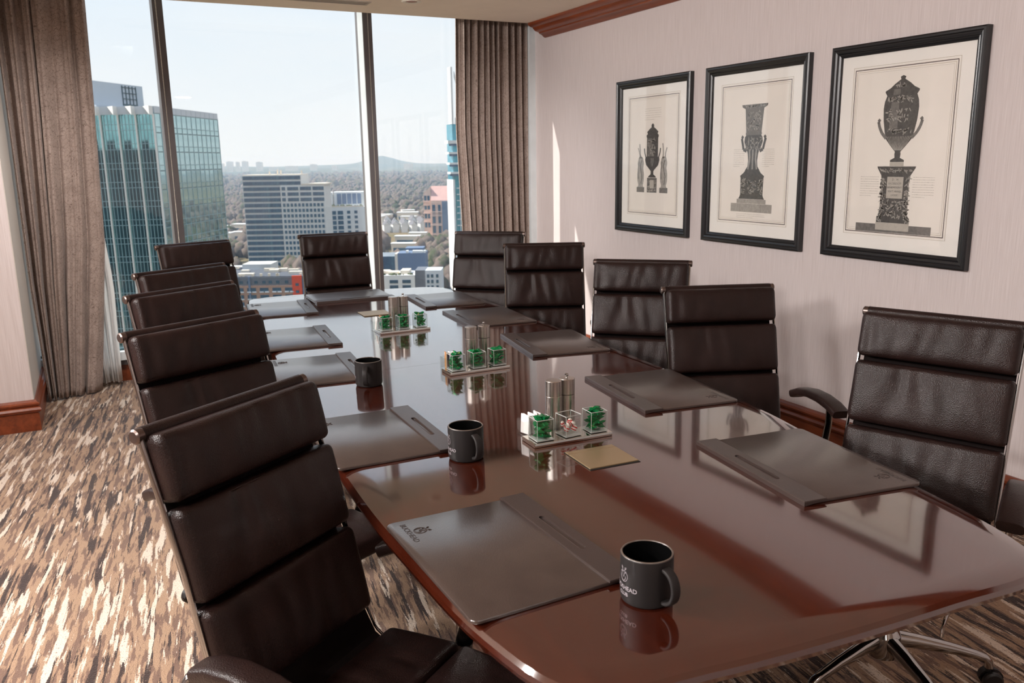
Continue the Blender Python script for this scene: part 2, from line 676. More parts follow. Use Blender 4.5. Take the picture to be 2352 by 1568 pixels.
    t.set(col=t.ramp(t.noise(t.coord(), 0.5, 3), [(0.3, (0.16, 0.36, 0.38)), (0.7, (0.24, 0.47, 0.49))]), rough=0.04, metal=0.9)
    MATS['bayglass'] = t.m
    MATS['towerline'] = plain('tower_mullion', (150, 178, 184), 0.5)
    MATS['towerdark'] = plain('tower_dark_line', (66, 96, 104), 0.5)
    MATS['towerwhite'] = plain('tower_white_panel', (232, 230, 226), 0.6)
    MATS['towergrey'] = plain('tower_grey_panel', (204, 210, 216), 0.6, var=0.03, scale=0.5)
    MATS['concrete'] = plain('pale_concrete', (214, 212, 206), 0.8, var=0.04, scale=0.3)
    t = NT('office_glass')
    t.set(col=t.ramp(t.noise(t.coord('Object', (1, 1, 0.4)), 0.35, 4, 0.7), [(0.3, lin((36, 60, 86))), (0.55, lin((56, 88, 110))), (0.78, lin((104, 146, 150)))]), rough=0.12, spec=0.6)
    MATS['officeglass'] = t.m
    MATS['whitewall'] = plain('white_render', (226, 226, 224), 0.8, var=0.03, scale=0.3)
    MATS['greywall'] = plain('grey_cladding', (108, 112, 120), 0.8, var=0.05, scale=0.3)
    MATS['tanbrick'] = plain('tan_brick', (172, 140, 122), 0.9, var=0.08, scale=1)
    MATS['orange'] = plain('orange_cladding', (214, 78, 46), 0.8)
    MATS['darkroof'] = plain('dark_roof', (84, 88, 96), 0.9, var=0.1, scale=0.4)
    MATS['pinkstone'] = plain('pink_stone', (226, 196, 180), 0.8, var=0.04, scale=0.2)
    MATS['pinkroof'] = plain('pink_roof', (206, 166, 158), 0.8, var=0.05, scale=0.2)
    MATS['bluecladding'] = plain('blue_grey_wall', (104, 122, 148), 0.8, var=0.05, scale=0.2)
    MATS['blueglass'] = plain('blue_tower_glass', (96, 160, 178), 0.12, 0.4, var=0.15, scale=0.4)
    MATS['cream'] = plain('cream_render', (226, 214, 196), 0.85, var=0.05, scale=0.5)
    MATS['slate'] = plain('slate_roof', (110, 108, 112), 0.9)
    MATS['plants'] = plain('roof_plants', (84, 92, 62), 0.95, var=0.4, scale=0.8)
    MATS['ownglass'] = plain('own_tower_glass', (26, 40, 50), 0.15, 0.0, var=0.2, scale=0.3)
    t = NT('city_ground')
    v = t.coord()
    a = t.noise(v, 0.004, 8, 0.62)
    b = t.noise(v, 0.03, 5, 0.6)
    c = t.ramp(a, [(0.3, lin((92, 96, 66))), (0.45, lin((126, 110, 84))), (0.6, lin((110, 104, 80))), (0.75, lin((150, 136, 116)))])
    c = t.mix(t.ramp(b, [(0.62, (0, 0, 0)), (0.68, (1, 1, 1))]), c, lin((196, 184, 168)))
    t.set(col=c, rough=1.0, spec=0.0)
    MATS['ground'] = t.m
    t = NT('woodland_crowns')
    a = t.noise(t.coord('Object', (1, 1, 0.3)), 0.05, 5, 0.75)
    c = t.ramp(a, [(0.30, lin((52, 62, 44))), (0.42, lin((80, 84, 64))), (0.5, lin((108, 96, 88))), (0.62, lin((122, 108, 100))), (0.72, lin((84, 88, 64)))])
    t.set(col=c, rough=1.0, spec=0.0)
    MATS['trees'] = t.m
    t = NT('hill_forest')
    a = t.noise(t.coord(), 0.006, 6, 0.7)
    t.set(col=t.ramp(a, [(0.35, lin((70, 78, 58))), (0.6, lin((112, 108, 84)))]), rough=1.0, spec=0.0)
    MATS['hills'] = t.m


build_materials()

# ================================================================== room shell
XW, YG = 3.2, 6.2     # right wall, glass plane
struct(MB().bx(-4.2, 3.3, -3.2, 6.25, -0.1, 0.0).obj('floor', 'carpet', smooth=False))
struct(MB().bx(-4.2, 3.3, -3.2, 5.81, CEIL, 3.06).obj('ceiling', 'paint', smooth=False))
struct(MB().bx(-4.2, 3.3, 5.81, 6.265, 3.03, 3.12).obj('ceiling', 'paint', smooth=False))
struct(MB().bx(XW, 3.3, -3.2, 6.3, 0, 3.06).obj('wall_right', 'wallpaper', smooth=False))
struct(MB().bx(-4.3, -4.2, -3.2, 6.3, 0, 3.06).obj('wall_left', 'wallpaper', smooth=False))
struct(MB().bx(-4.2, 3.3, -3.3, -3.2, 0, 3.06).obj('wall_back', 'wallpaper', smooth=False))
w = struct(MB().bx(-1.75, -0.4, 5.25, 6.3, 0, 3.03).obj('wall_front', 'wallpaper', smooth=False))
struct(MB().bx(-0.4, -0.396, 5.252, 6.2, 0.176, 3.03).obj('wall_reveal', 'reveal', smooth=False))

# baseboard profile (depth d, height z)
BP = [(0, 0), (0.022, 0), (0.022, 0.098), (0.016, 0.104), (0.030, 0.112), (0.036, 0.124), (0.030, 0.136), (0.018, 0.141), (0.026, 0.149), (0.028, 0.158), (0.018, 0.166), (0.012, 0.176), (0, 0.176)]


def base_run(name, p0, p1, nrm, mitre0=0.0, mitre1=0.0):
    d = (Vector(p1) - Vector(p0)).normalized()
    n = Vector(nrm)
    vs = []
    k = len(BP)
    for p, mt in ((p0, mitre0), (p1, mitre1)):
        for a, z in BP:
            q = Vector(p) + n * a + d * (mt * a)
            vs.append((q.x, q.y, z))
    fs = [(i, (i + 1) % k, (i + 1) % k + k, i + k) for i in range(k)] + [tuple(range(k)), tuple(range(2 * k - 1, k - 1, -1))]
    return struct(MB().add(vs, fs).obj(name, 'trimwood', smooth=False))


base_run('baseboard_right', (XW, -3.2, 0), (XW, 6.2, 0), (-1, 0, 0))
base_run('baseboard_front', (-1.75, 5.25, 0), (-0.4, 5.25, 0), (0, -1, 0), 0, 1.0)
base_run('baseboard_reveal', (-0.4, 5.25, 0), (-0.4, 6.2, 0), (1, 0, 0), -1.0, 0)
base_run('baseboard_left', (-4.2, -3.2, 0), (-4.2, 6.2, 0), (1, 0, 0))

# crown moulding along the right wall, cut off at the curtain pocket
CP = [(0.0, 2.338), (0.010, 2.338), (0.022, 2.345), (0.036, 2.357), (0.050, 2.363), (0.058, 2.366), (0.060, 2.373), (0.075, 2.377), (0.094, 2.384), (0.108, 2.397), (0.112, 2.404), (0.126, 2.407), (0.140, 2.413), (0.150, 2.420), (0.152, CEIL), (0, CEIL)]
k = len(CP)
vs = [(XW - a, y, z) for y in (-3.2, 5.81) for a, z in CP]
fs = [(i, (i + 1) % k, (i + 1) % k + k, i + k) for i in range(k)] + [tuple(range(k)), tuple(range(2 * k - 1, k - 1, -1))]
struct(MB().add(vs, fs).obj('trim_1', 'trimwood', ang=0.5))

# window wall: low upstand, sill, panes, mullions
struct(MB().bx(-4.2, XW, 6.2, 6.3, 0, 0.118).obj('baseboard_window', 'trimwood', smooth=False))
tr = struct(MB().bx(-4.2, XW, 6.17, 6.3, 0.118, 0.158).obj('trim_2', 'mullion', smooth=False))
struct(MB().rbox((-0.5, 6.205, 0.188), (7.4, 0.15, 0.06), 0.004).obj('trim_3', 'sill', smooth=False))
PANES = [(-0.4, 0.49), (0.552, 1.867), (1.933, 3.15), (-4.2, -1.75)]
for i, (a, b) in enumerate(PANES):
    wn = struct(MB().bx(a - 0.01, b + 0.01, 6.196, 6.204, 0.214, 3.0).obj('window_%d' % (i + 1), 'pane', smooth=False))
    if i == 0:
        MB().bx(0.49, 0.552, 6.07, 6.26, 0.218, 3.02).obj('mullion', 'mullion', wn, smooth=False)
    if i == 1:
        MB().bx(1.867, 1.933, 6.07, 6.26, 0.218, 3.02).obj('mullion', 'mullion', wn, smooth=False)
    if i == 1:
        MB().bx(b - 0.004, b, 6.072, 6.195, 0.22, 2.7).obj('painted_lit_side', 'sill', wn, smooth=False)  # pale sheet puts the mullion side's sunlit look into colour
    MB().bx(a, b, 6.15, 6.25, 2.985, 3.03).obj('head_frame', 'mullion', wn, smooth=False)
    MB().bx(a, b, 6.18, 6.215, 0.218, 0.232).obj('glazing_bead', 'towerdark', wn, smooth=False)
struct(MB().bx(3.15, 3.2, 5.98, 6.26, 0.16, 3.03).obj('trim_4', 'sill', smooth=False))

# beaded blind chains in front of the mullions
def bead_chain(x, label, swing):
    mb = MB()
    z = 2.86
    while z > 0.42:
        mb.sphere((x + swing * math.sin((2.86 - z) * 1.3), 6.058, z), 0.0032, 6, 4)
        z -= 0.0085
    o = mb.obj('bead_chain', 'chain')
    tag(o, label, 'blind chain', 'beaded blind chains on the mullions')


bead_chain(0.508, 'pale beaded blind chain hanging before the left window mullion', 0.006)
bead_chain(1.897, 'pale beaded blind chain hanging before the right window mullion', 0.004)

# ceiling slot diffuser and downlight
t_ = thing('ceiling_vent', 'long linear slot air vent set in the ceiling near the window', 'vent', (0, 0, 0))
vx0, vx1, vy0, vy1 = 0.35, 1.725, 5.40, 5.515
mb = MB()
mb.bx(vx0, vx1, vy0, vy0 + 0.012, CEIL - 0.006, CEIL + 0.0)
mb.bx(vx0, vx1, vy1 - 0.012, vy1, CEIL - 0.006, CEIL + 0.0)
mb.bx(vx0, vx0 + 0.012, vy0 + 0.012, vy1 - 0.012, CEIL - 0.006, CEIL)
mb.bx(vx1 - 0.012, vx1, vy0 + 0.012, vy1 - 0.012, CEIL - 0.006, CEIL)
mb.obj('frame', 'vent', t_, smooth=False)
MB().bx(vx0 + 0.012, vx1 - 0.012, vy0 + 0.012, vy1 - 0.012, CEIL - 0.0015, CEIL).obj('dark_slot', 'dark', t_, smooth=False)
for q in (0.028, 0.052, 0.076):
    MB().bx(vx0 + 0.012, vx1 - 0.012, vy0 + q, vy0 + q + 0.010, CEIL - 0.005, CEIL - 0.002).obj('slat', 'vent', t_, smooth=False)


def downlight(x, y, label, r=0.062, lit=None):
    t = thing('downlight_or_fill', label, 'ceiling light', (x, y, CEIL), group='recessed downlights in the ceiling')
    MB().lathe([(r, 0.0), (r, -0.004), (r - 0.006, -0.008), (r * 0.62, -0.006), (r * 0.58, 0.0)], 32).obj('trim_ring', 'white', t)
    MB().cyl((0, 0, -0.003), r * 0.56, 0.002, 24).obj('reflector', 'lens' if lit else 'copper', t)  # glowing disc only on the added lamps, copper on the visible one
    return t


downlight(1.95, 5.29, 'recessed ceiling downlight with copper reflector right of the slot vent')
for i, (x, y, pw, rad, kind, aim) in enumerate(FILL_LAMPS):  # unseen lamps added for brightness, given the same downlight fitting
    downlight(x, y, 'unseen fill lamp added to the ceiling, ' + ('aimed from the left side at the picture wall' if kind == 'S' else 'aimed at a window curtain' if kind == 'C' else 'over the aisle behind the left chairs' if x < 0 else 'behind the camera end of the table'), 0.05, True)
    ld = bpy.data.lights.new('fill_lamp', 'SPOT' if kind in 'SC' else 'AREA')
    ld.energy = pw
    ld.color = FILL_COL
    lo = bpy.data.objects.new('fill_lamp', ld)
    COL.objects.link(lo)
    lo.location = (x, y, CEIL - 0.02)
    if kind in 'SC':
        ld.spot_size = math.radians(130 if kind == 'S' else 74)
        ld.spot_blend = 0.6 if kind == 'S' else 1.0
        ld.shadow_soft_size = rad
        lo.rotation_euler = (Vector(aim) - Vector(lo.location)).to_track_quat('-Z', 'Y').to_euler()
    else:
        ld.shape = 'DISK'
        ld.size = rad * 2

# ================================================================== curtains
def curtain(name, label, mat, zs, xl, xr, yc, folds, amp, seed, nu=220, nv=60, slant=0.0, thick=0.004, group=None):
    r = random.Random(seed)
    ph = [r.uniform(0, 6.28) for _ in range(8)]
    vs, fs, uvs = [], [], []
    z0, z1 = zs
    for j in range(nv + 1):
        v = j / nv
        z = z0 + (z1 - z0) * v
        a, b = xl(z), xr(z)
        arc = 0.0
        prev = None
        for i in range(nu + 1):
            u = i / nu
            uu = u + slant * (1 - v) * (1 - v) * math.sin(PI * u)
            w = uu * folds * 2 * PI
            w += 1.5 * math.sin(2 * PI * uu * 1.3 + ph[0]) + 0.9 * math.sin(2 * PI * uu * 2.7 + ph[1] + v * 1.2) + 0.5 * math.sin(2 * PI * uu * 5.1 + ph[6])
            am = amp(v, u) if callable(amp) else amp
            y = am * math.sin(w) + 0.35 * am * math.sin(2 * w + ph[2] + 0.5 * v) + 0.2 * am * math.sin(3.1 * w + ph[3])
            y += 0.012 * math.sin(5 * v + 9 * u + ph[4]) * (1 - v)
            dx = 0.25 * am * math.cos(w + ph[5])
            p = (a + (b - a) * u + dx * math.sin(PI * u), yc(z, u) + y, z)
            if prev is not None:
                arc += math.dist(prev, p)
            prev = p
            vs.append(p)
            uvs.append((arc, z))
    for j in range(nv):
        for i in range(nu):
            q = j * (nu + 1) + i
            fs.append((q, q + 1, q + nu + 2, q + nu + 1))
    me = bpy.data.meshes.new(name)
    me.from_pydata(vs, [], fs)
    ul = me.uv_layers.new(name='UVMap')
    li = np.empty(len(me.loops), dtype=np.int32)
    me.loops.foreach_get('vertex_index', li)
    ul.data.foreach_set('uv', np.array(uvs, dtype=np.float32)[li].ravel())
    me.polygons.foreach_set('use_smooth', [True] * len(me.polygons))
    me.materials.append(M(mat))
    o = link(name, me)
    so = o.modifiers.new('thickness', 'SOLIDIFY')
    so.thickness = thick
    tag(o, label, 'curtain', group)
    return o


def interp(pts):
    zs_ = [p[0] for p in pts]
    xs_ = [p[1] for p in pts]
    return lambda z: float(np.interp(z, zs_, xs_))


curtain('window_curtain', 'taupe crackle-patterned curtain drawn to the left beside the pier', 'curtain', (0.012, 2.98),
        interp([(0.0, -0.355), (0.75, -0.378), (3, -0.378)]), interp([(0, -0.055), (0.36, -0.01), (0.97, 0.062), (1.8, 0.092), (2.42, 0.108), (3, 0.112)]),
        lambda z, u: 5.86 + 0.10 * u + 0.02 * z, 5.2, lambda v, u: 0.030 + 0.012 * math.sin(3 * v + 4 * u), 5, slant=0.22, group='taupe curtains at the window')
curtain('window_curtain', 'taupe pleated curtain drawn to the right beside the picture wall', 'curtain', (0.012, 2.98),
        interp([(0.0, 2.60), (0.95, 2.58), (1.67, 2.552), (2.46, 2.572), (3, 2.572)]), interp([(0, 3.16), (3, 3.15)]),
        lambda z, u: 6.04, 11, lambda v, u: 0.034 - 0.008 * v, 11, nu=330, nv=30, group='taupe curtains at the window')
curtain('sheer_curtain', 'white sheer curtain showing behind the left taupe curtain', 'sheer', (0.03, 2.98),
        interp([(0, -0.05), (3, -0.2)]), interp([(0, 0.074), (0.08, 0.072), (0.7, 0.086), (0.96, 0.066), (1.5, 0.03), (3, 0.03)]),
        lambda z, u: 6.075, 3.2, 0.018, 3, nu=80, nv=24, thick=0.002)

# ================================================================== conference table
def catmull(pts, n=6):
    out = []
    N = len(pts)
    for i in range(N):
        p0, p1, p2, p3 = (Vector(pts[(i + q) % N]) for q in (-1, 0, 1, 2))
        for k in range(n):
            t = k / n
            out.append(0.5 * ((2 * p1) + (p2 - p0) * t + (2 * p0 - 5 * p1 + 4 * p2 - p3) * t * t + (3 * p1 - p0 - 3 * p2 + p3) * t ** 3))
    return out


left_e = [(0.468, 1.06), (0.452, 1.35), (0.452, 1.70), (0.492, 2.40), (0.552, 3.10), (0.618, 3.80), (0.682, 4.50)]
far_e = [(0.76, 4.640), (1.02, 4.656), (1.30, 4.632), (1.55, 4.580), (1.73, 4.522)]
right_e = [(1.802, 4.36), (1.806, 3.90), (1.775, 3.15), (1.738, 2.40), (1.686, 1.80), (1.628, 1.50), (1.572, 1.16), (1.508, 0.90)]
near_e = [(1.42, 0.792), (1.20, 0.795), (0.95, 0.808), (0.72, 0.832), (0.53, 0.872)]


def rounded(seq, corner):
    return seq


outl = catmull([(x, y) for x, y in left_e + far_e + right_e + near_e], 5)
# outline order: left edge going away, far edge, right edge coming back, near edge
SEAM = 2.735


def split_outline(poly, y, keep_far):
    out = []
    N = len(poly)
    for i in range(N):
        a, b = poly[i], poly[(i + 1) % N]
        ina = (a.y > y) == keep_far
        inb = (b.y > y) == keep_far
        if ina:
            out.append(a.copy())
        if ina != inb:
            t = (y - a.y) / (b.y - a.y)
            out.append(a + (b - a) * t)
    return out


def inset(poly, d, seam_y=None):
    out = []
    N = len(poly)
    for i in range(N):
        a, p, b = poly[i - 1], poly[i], poly[(i + 1) % N]
        t = (b - a).normalized()
        n = Vector((t.y, -t.x))      # outline runs clockwise seen from above: inward is right of travel
        q = p + n * d
        if seam_y is not None and abs(p.y - seam_y) < 1e-5:
            q = Vector((p.x + (d if p.x < 1.1 else -d), p.y))
        out.append(q)
    return out


EDGE = [(0.070, 0.700), (0.030, 0.700), (0.012, 0.704), (0.002, 0.712), (0.0, 0.720), (0.003, 0.728), (0.010, 0.734), (0.026, 0.7375), (0.045, 0.7395), (0.060, 0.740)]
table = thing('conference_table', 'long polished mahogany conference table with boat-shaped top', 'table', (0, 0, 0))
for far in (False, True):
    yy = SEAM + (0.0006 if far else -0.0006)
    po = split_outline(outl, yy, far)
    rings = [inset(po, d, yy) for d, z in EDGE]
    n = len(po)
    vs, fs = [], []
    for ring, (d, z) in zip(rings, EDGE):
        vs += [(p.x, p.y, z) for p in ring]
    for a in range(len(EDGE) - 1):
        for i in range(n):
            j = (i + 1) % n
            fs.append((a * n + i, a * n + j, (a + 1) * n + j, (a + 1) * n + i))
    fs.append(tuple(range(n)))
    fs.append(tuple(range((len(EDGE) - 1) * n, len(EDGE) * n)))
    MB().add(vs, fs).obj('tabletop_half', 'wood', table, ang=0.35)
# apron and two panel bases
pin = inset(split_outline(outl, 20, False), 0.20)
pin2 = inset(split_outline(outl, 20, False), 0.225)
n = len(pin)
vs = [(p.x, p.y, z) for z in (0.64, 0.702) for p in pin] + [(p.x, p.y, z) for z in (0.64, 0.702) for p in pin2]
fs = []
for i in range(n):
    j = (i + 1) % n
    fs += [(i, j, n + j, n + i), (2 * n + j, 2 * n + i, 3 * n + i, 3 * n + j), (j, i, 2 * n + i, 2 * n + j)]
MB().add(vs, fs).obj('apron', 'wood', table, ang=0.5)
for (x, y) in ((1.04, 1.75), (1.20, 3.7)):
    mb = MB()
    R_ = Matrix.Rotation(-0.075, 4, 'Z')
    T_ = Matrix.Translation((x, y, 0)) @ R_
    mb.rbox((0, 0, 0.345), (0.34, 0.80, 0.69), 0.01, 2, T_)
    mb.rbox((0, 0, 0.05), (0.40, 0.86, 0.10), 0.012, 2, T_)
    mb.rbox((0, 0, 0.67), (0.40, 0.86, 0.04), 0.008, 2, T_)
    mb.obj('pedestal', 'wood', table, ang=0.5)

# cable hatches let into the top
def hatch(x, y, rz, label):
    t = thing('cable_hatch', label, 'cable cover', (x, y, 0.74), rz, 'cable hatches in the tabletop')
    MB().bx(-0.068, 0.068, -0.068, 0.068, 0.0002, 0.0008).obj('recess', 'dark', t, smooth=False)
    MB().rbox((0, 0.055, 0.002), (0.132, 0.018, 0.003), 0.0008).obj('hinge_strip', 'hatch', t, smooth=False)
    MB().rbox((0, -0.009, 0.0022), (0.132, 0.106, 0.0034), 0.0008).obj('lid', 'hatch', t, smooth=False)
    return t


hatch(1.046, 1.632, -0.045, 'champagne metal cable hatch in front of the nearest condiment tray')
hatch(1.163, 3.825, -0.03, 'small metal cable hatch behind the farthest condiment tray')

# ================================================================== chairs
TILT = 0.232
TH = 0.052
ZT, YT = 1.004, -0.25


def cushion_geo(w, h, th, seed, nu=44, wr=6, amp=0.0068):
    """pillow in local (x across, y towards the sitter, z up), front face at y=0, top edge at z=0"""
    r = random.Random(seed)
    wr_ = [(r.uniform(-0.45, 0.45) * w, r.uniform(0.008, 0.02), r.uniform(0.4, 1.0) * amp * r.choice((1, 1, -0.6)), r.uniform(-0.25, 0.25), r.uniform(-0.4, 0.4)) for _ in range(wr * 2)]
    prof = []
    rc = 0.014
    for cx, cz, a0 in ((-rc, -rc, 0), (-th + rc, -rc, 90), (-th + rc, -h + rc, 180), (-rc, -h + rc, 270)):
        for q in range(5):
            a = math.radians(90 - 0 + 0)
            ang = math.radians(a0 + q * 22.5)
            prof.append((cx + rc * math.cos(ang), cz + rc * math.sin(ang)))
    # insert front-face points (between last corner and first corner) and back points
    front = [(0.0, -h + rc + (h - 2 * rc) * q / 9) for q in range(1, 9)]
    prof = prof + front
    np_ = len(prof)
    vs, fs = [], []
    us = [math.sin((-1 + 2 * i / nu) * PI / 2) * 0.35 + (-1 + 2 * i / nu) * 0.65 for i in range(nu + 1)]
    for u in us:
        x = u * w / 2
        e = max(0.0, (abs(x) - (w / 2 - 0.016)) / 0.016)
        k = 0.011 * (1 - math.sqrt(max(0, 1 - e * e)))
        for (y, z) in prof:
            zz = (z + h / 2) / (h / 2)          # -1..1
            bul = 0.011 * (1 - zz * zz) * (1 - u ** 6)
            yy = y
            if y > -th * 0.6:
                d = bul
                for (x0, sg, A, sl, vc) in wr_:
                    d -= A * math.exp(-((x - x0 - sl * (z + h / 2)) / sg) ** 2) * math.exp(-((zz - vc) / 0.8) ** 2)
                yy = y + d * (1 if y > -0.008 else 0.4)
            # shrink the section at the ends
            cy, cz = -th / 2, -h / 2
            sy = 1 - k / (th / 2)
            sz = 1 - k / (h / 2)
            vs.append((x, cy + (yy - cy) * sy, cz + (z - cz) * sz))
    for i in range(nu):
        for q in range(np_):
            p = (q + 1) % np_
            fs.append((i * np_ + q, i * np_ + p, (i + 1) * np_ + p, (i + 1) * np_ + q))
    fs.append(tuple(range(np_ - 1, -1, -1)))
    fs.append(tuple(nu * np_ + q for q in range(np_)))
    return vs, fs


def welt_pts(w, h, inset_=0.006, y=-0.0050):
    a, b, r = w / 2 - inset_, h / 2 - inset_, 0.012
    pts = []
    for cx, cz, a0 in ((a - r, b - r, 0), (-a + r, b - r, 90), (-a + r, -b + r, 180), (a - r, -b + r, 270)):
        for q in range(5):
            g = math.radians(a0 + 22.5 * q)
            pts.append((cx + r * math.cos(g), y, cz + r * math.sin(g) - h / 2))
    # denser straight runs
    out = []
    for i, p in enumerate(pts):
        q = pts[(i + 1) % len(pts)]
        out.append(p)
        if math.dist(p, q) > 0.03:
            for s in range(1, 6):
                out.append(tuple(p[k] + (q[k] - p[k]) * s / 6 for k in range(3)))
    return out


BACK = Matrix.Translation((0, YT, ZT)) @ Matrix.Rotation(TILT, 4, 'X')


def make_chair():
    t = thing('office_chair', 'x', 'chair')
    s = 0.0
    for i, (h, seed) in enumerate(((0.131, 1), (0.181, 2), (0.192, 3))):
        m = BACK @ Matrix.Translation((0, 0, -s))
        vs, fs = cushion_geo(0.416, h, TH, seed)
        c = MB().add(vs, fs, m).obj('back_cushion', 'leather', t, ang=1.2)
        MB().tube(welt_pts(0.416, h), 0.0022, 6, True, m, up=(0, 1, 0)).obj('piping', 'leather', c)
        s += h + 0.013
    # seat cushions lie flat, front face up
    for (y0, ln, z, rx, seed) in ((-0.085, 0.185, 0.452, 0.06, 4), (0.105, 0.190, 0.462, -0.10, 5)):
        m = Matrix.Translation((0, y0, z)) @ Matrix.Rotation(PI / 2 + rx, 4, 'X') @ Matrix.Rotation(PI, 4, 'Z') @ Matrix.Rotation(0, 4, 'X')
        vs, fs = cushion_geo(0.410, ln, 0.05, seed, wr=3)
        m = Matrix(((1, 0, 0, 0), (0, math.cos(rx), -math.sin(rx), y0), (0, math.sin(rx), math.cos(rx), z), (0, 0, 0, 1))) @ Matrix(((1, 0, 0, 0), (0, 0, -1, 0), (0, 1, 0, 0), (0, 0, 0, 1)))
        c = MB().add(vs, fs, m).obj('seat_cushion', 'leather', t, ang=1.2)
        MB().tube(welt_pts(0.410, ln), 0.0022, 6, True, m, up=(0, 1, 0)).obj('piping', 'leather', c)
    # sling behind the cushions
    pts = [(0, YT - 0.053, ZT - 0.012), (0, YT - 0.056 + 0.02, ZT - 0.10), (0, YT + 0.01, 0.72), (0, -0.165, 0.50), (0, -0.125, 0.425), (0, -0.06, 0.392), (0, 0.10, 0.395), (0, 0.28, 0.40)]
    MB().sweep(pts, [(-0.2, -0.003), (0.2, -0.003), (0.2, 0.003), (-0.2, 0.003)], (1, 0, 0)).obj('sling_panel', 'sling', t)
    # polished side rails
    rail = [(YT - 0.048, ZT - 0.010), (YT - 0.044, ZT - 0.024), (YT + 0.03, 0.74), (YT + 0.075, 0.55), (-0.158, 0.475), (-0.138, 0.43), (-0.10, 0.402), (-0.05, 0.392), (0.10, 0.398), (0.24, 0.408), (0.285, 0.404), (0.305, 0.385), (0.305, 0.365)]
    el_ = [(0.0042 * math.cos(a), 0.0085 * math.sin(a)) for a in (q * PI / 5 for q in range(10))]
    for sx in (-1, 1):
        MB().sweep([(sx * 0.2105, y, z) for y, z in rail], el_, (1, 0, 0)).obj('side_rail', 'chrome', t, ang=0.9)
    # top bar with leather sleeve and end caps
    yb, zb = YT - 0.052, ZT - 0.010
    bar = MB().tube([(-0.205, yb, zb), (0.205, yb, zb)], 0.0155, 14).obj('top_bar', 'leather', t)
    for sx in (-1, 1):
        mb = MB()
        mb.lathe([(0, -0.018), (0.011, -0.018), (0.0145, -0.014), (0.0145, 0.006), (0.011, 0.009), (0, 0.0095)], 16, (0, 0, 0), Matrix.Translation((sx * 0.212, yb, zb)) @ Matrix.Rotation(sx * PI / 2, 4, 'Y'))
        mb.obj('end_cap', 'capmetal', bar)
    # arms
    for sx in (-1, 1):
        path = [(sx * 0.262, -0.135, 0.602), (sx * 0.268, -0.09, 0.622), (sx * 0.274, -0.03, 0.632), (sx * 0.281, 0.04, 0.632), (sx * 0.288, 0.10, 0.622), (sx * 0.294, 0.15, 0.603)]
        pr = [(0.030 * math.copysign(abs(math.cos(a)) ** 0.5, math.cos(a)), 0.016 * math.copysign(abs(math.sin(a)) ** 0.55, math.sin(a))) for a in (2 * PI * q / 20 for q in range(20))]
        MB().sweep(path, pr, (1, 0, 0)).obj('arm_pad', 'leather', t, ang=0.8)
        # flat support: from under the pad down to the seat rail
        sp2 = [(sx * 0.283, 0.085, 0.612), (sx * 0.283, 0.084, 0.55), (sx * 0.276, 0.075, 0.46), (sx * 0.262, 0.068, 0.405), (sx * 0.225, 0.066, 0.392)]
        MB().tube(sp2, 0.007, 10, False, None, 3.2, up=(1, 0, 0)).obj('arm_support', 'chrome', t, ang=0.9)
    # mechanism
    mb = MB()
    mb.rbox((0, 0.01, 0.345), (0.18, 0.24, 0.05), 0.01)
    mb.rbox((0, 0.10, 0.372), (0.40, 0.035, 0.02), 0.006)
    mb.rbox((0, -0.06, 0.372), (0.40, 0.035, 0.02), 0.006)
    mb.obj('tilt_mechanism', 'black', t, ang=0.5)
    MB().lathe([(0, -0.03), (0.022, -0.03), (0.026, -0.024), (0.026, 0.024), (0.022, 0.03), (0, 0.03)], 14, (0, 0, 0), Matrix.Translation((0.0, 0.175, 0.325)) @ Matrix.Rotation(PI / 2, 4, 'X')).obj('tension_knob', 'black', t, ang=0.5)
    MB().lathe([(0, 0.14), (0.026, 0.14), (0.026, 0.25), (0.018, 0.255), (0.018, 0.33), (0, 0.33)], 20).obj('gas_lift', 'black', t, ang=0.5)
    MB().lathe([(0, 0.085), (0.04, 0.085), (0.046, 0.10), (0.044, 0.15), (0.034, 0.165), (0, 0.165)], 24).obj('hub', 'chrome', t, ang=0.5)
    leg_me = cast_me = None
    for k in range(5):
        a = k * 2 * PI / 5 + 0.35
        if leg_me is None:
            mb = MB()
            sec = [(0.030, 0.135, 0.019, 0.022), (0.09, 0.128, 0.017, 0.019), (0.18, 0.112, 0.0145, 0.015), (0.245, 0.097, 0.0125, 0.012), (0.268, 0.089, 0.012, 0.012), (0.280, 0.076, 0.0115, 0.012), (0.282, 0.060, 0.011, 0.011)]
            vs, fs = [], []
            nseg = 12
            for i, (r, z, wx, hz) in enumerate(sec):
                down = max(0.0, (i - 3) / 3.0)
                ca, sa = math.cos(down * PI / 2), math.sin(down * PI / 2)
                for q in range(nseg):
                    g = 2 * PI * q / nseg
                    lx = wx * math.copysign(abs(math.cos(g)) ** 0.7, math.cos(g))
                    lz = hz * math.copysign(abs(math.sin(g)) ** 0.7, math.sin(g))
                    vs.append((r + lz * sa, lx, z + lz * ca))
            for i in range(len(sec) - 1):
                for q in range(nseg):
                    p = (q + 1) % nseg
                    fs.append((i * nseg + q, i * nseg + p, (i + 1) * nseg + p, (i + 1) * nseg + q))
            fs.append(tuple(range(nseg)))
            fs.append(tuple((len(sec) - 1) * nseg + q for q in range(nseg)))
            lg = mb.add(vs, fs).obj('base_leg', 'chrome', t, ang=0.9, rot=(0, 0, a))
            leg_me = lg.data
            mc = MB()
            mc.cyl((0.282, 0, 0.048), 0.007, 0.02, 10)
            for sy in (-1, 1):
                mc.lathe([(0, -0.009), (0.022, -0.009), (0.027, -0.005), (0.027, 0.005), (0.022, 0.009), (0, 0.009)], 18, (0, 0, 0), Matrix.Translation((0.290, sy * 0.016, 0.027)) @ Matrix.Rotation(PI / 2, 4, 'X'))
            hp = [(0.290 + 0.030 * math.cos(g), 0, 0.027 + 0.030 * math.sin(g)) for g in (PI * (0.05 + 0.9 * q / 8) for q in range(9))]
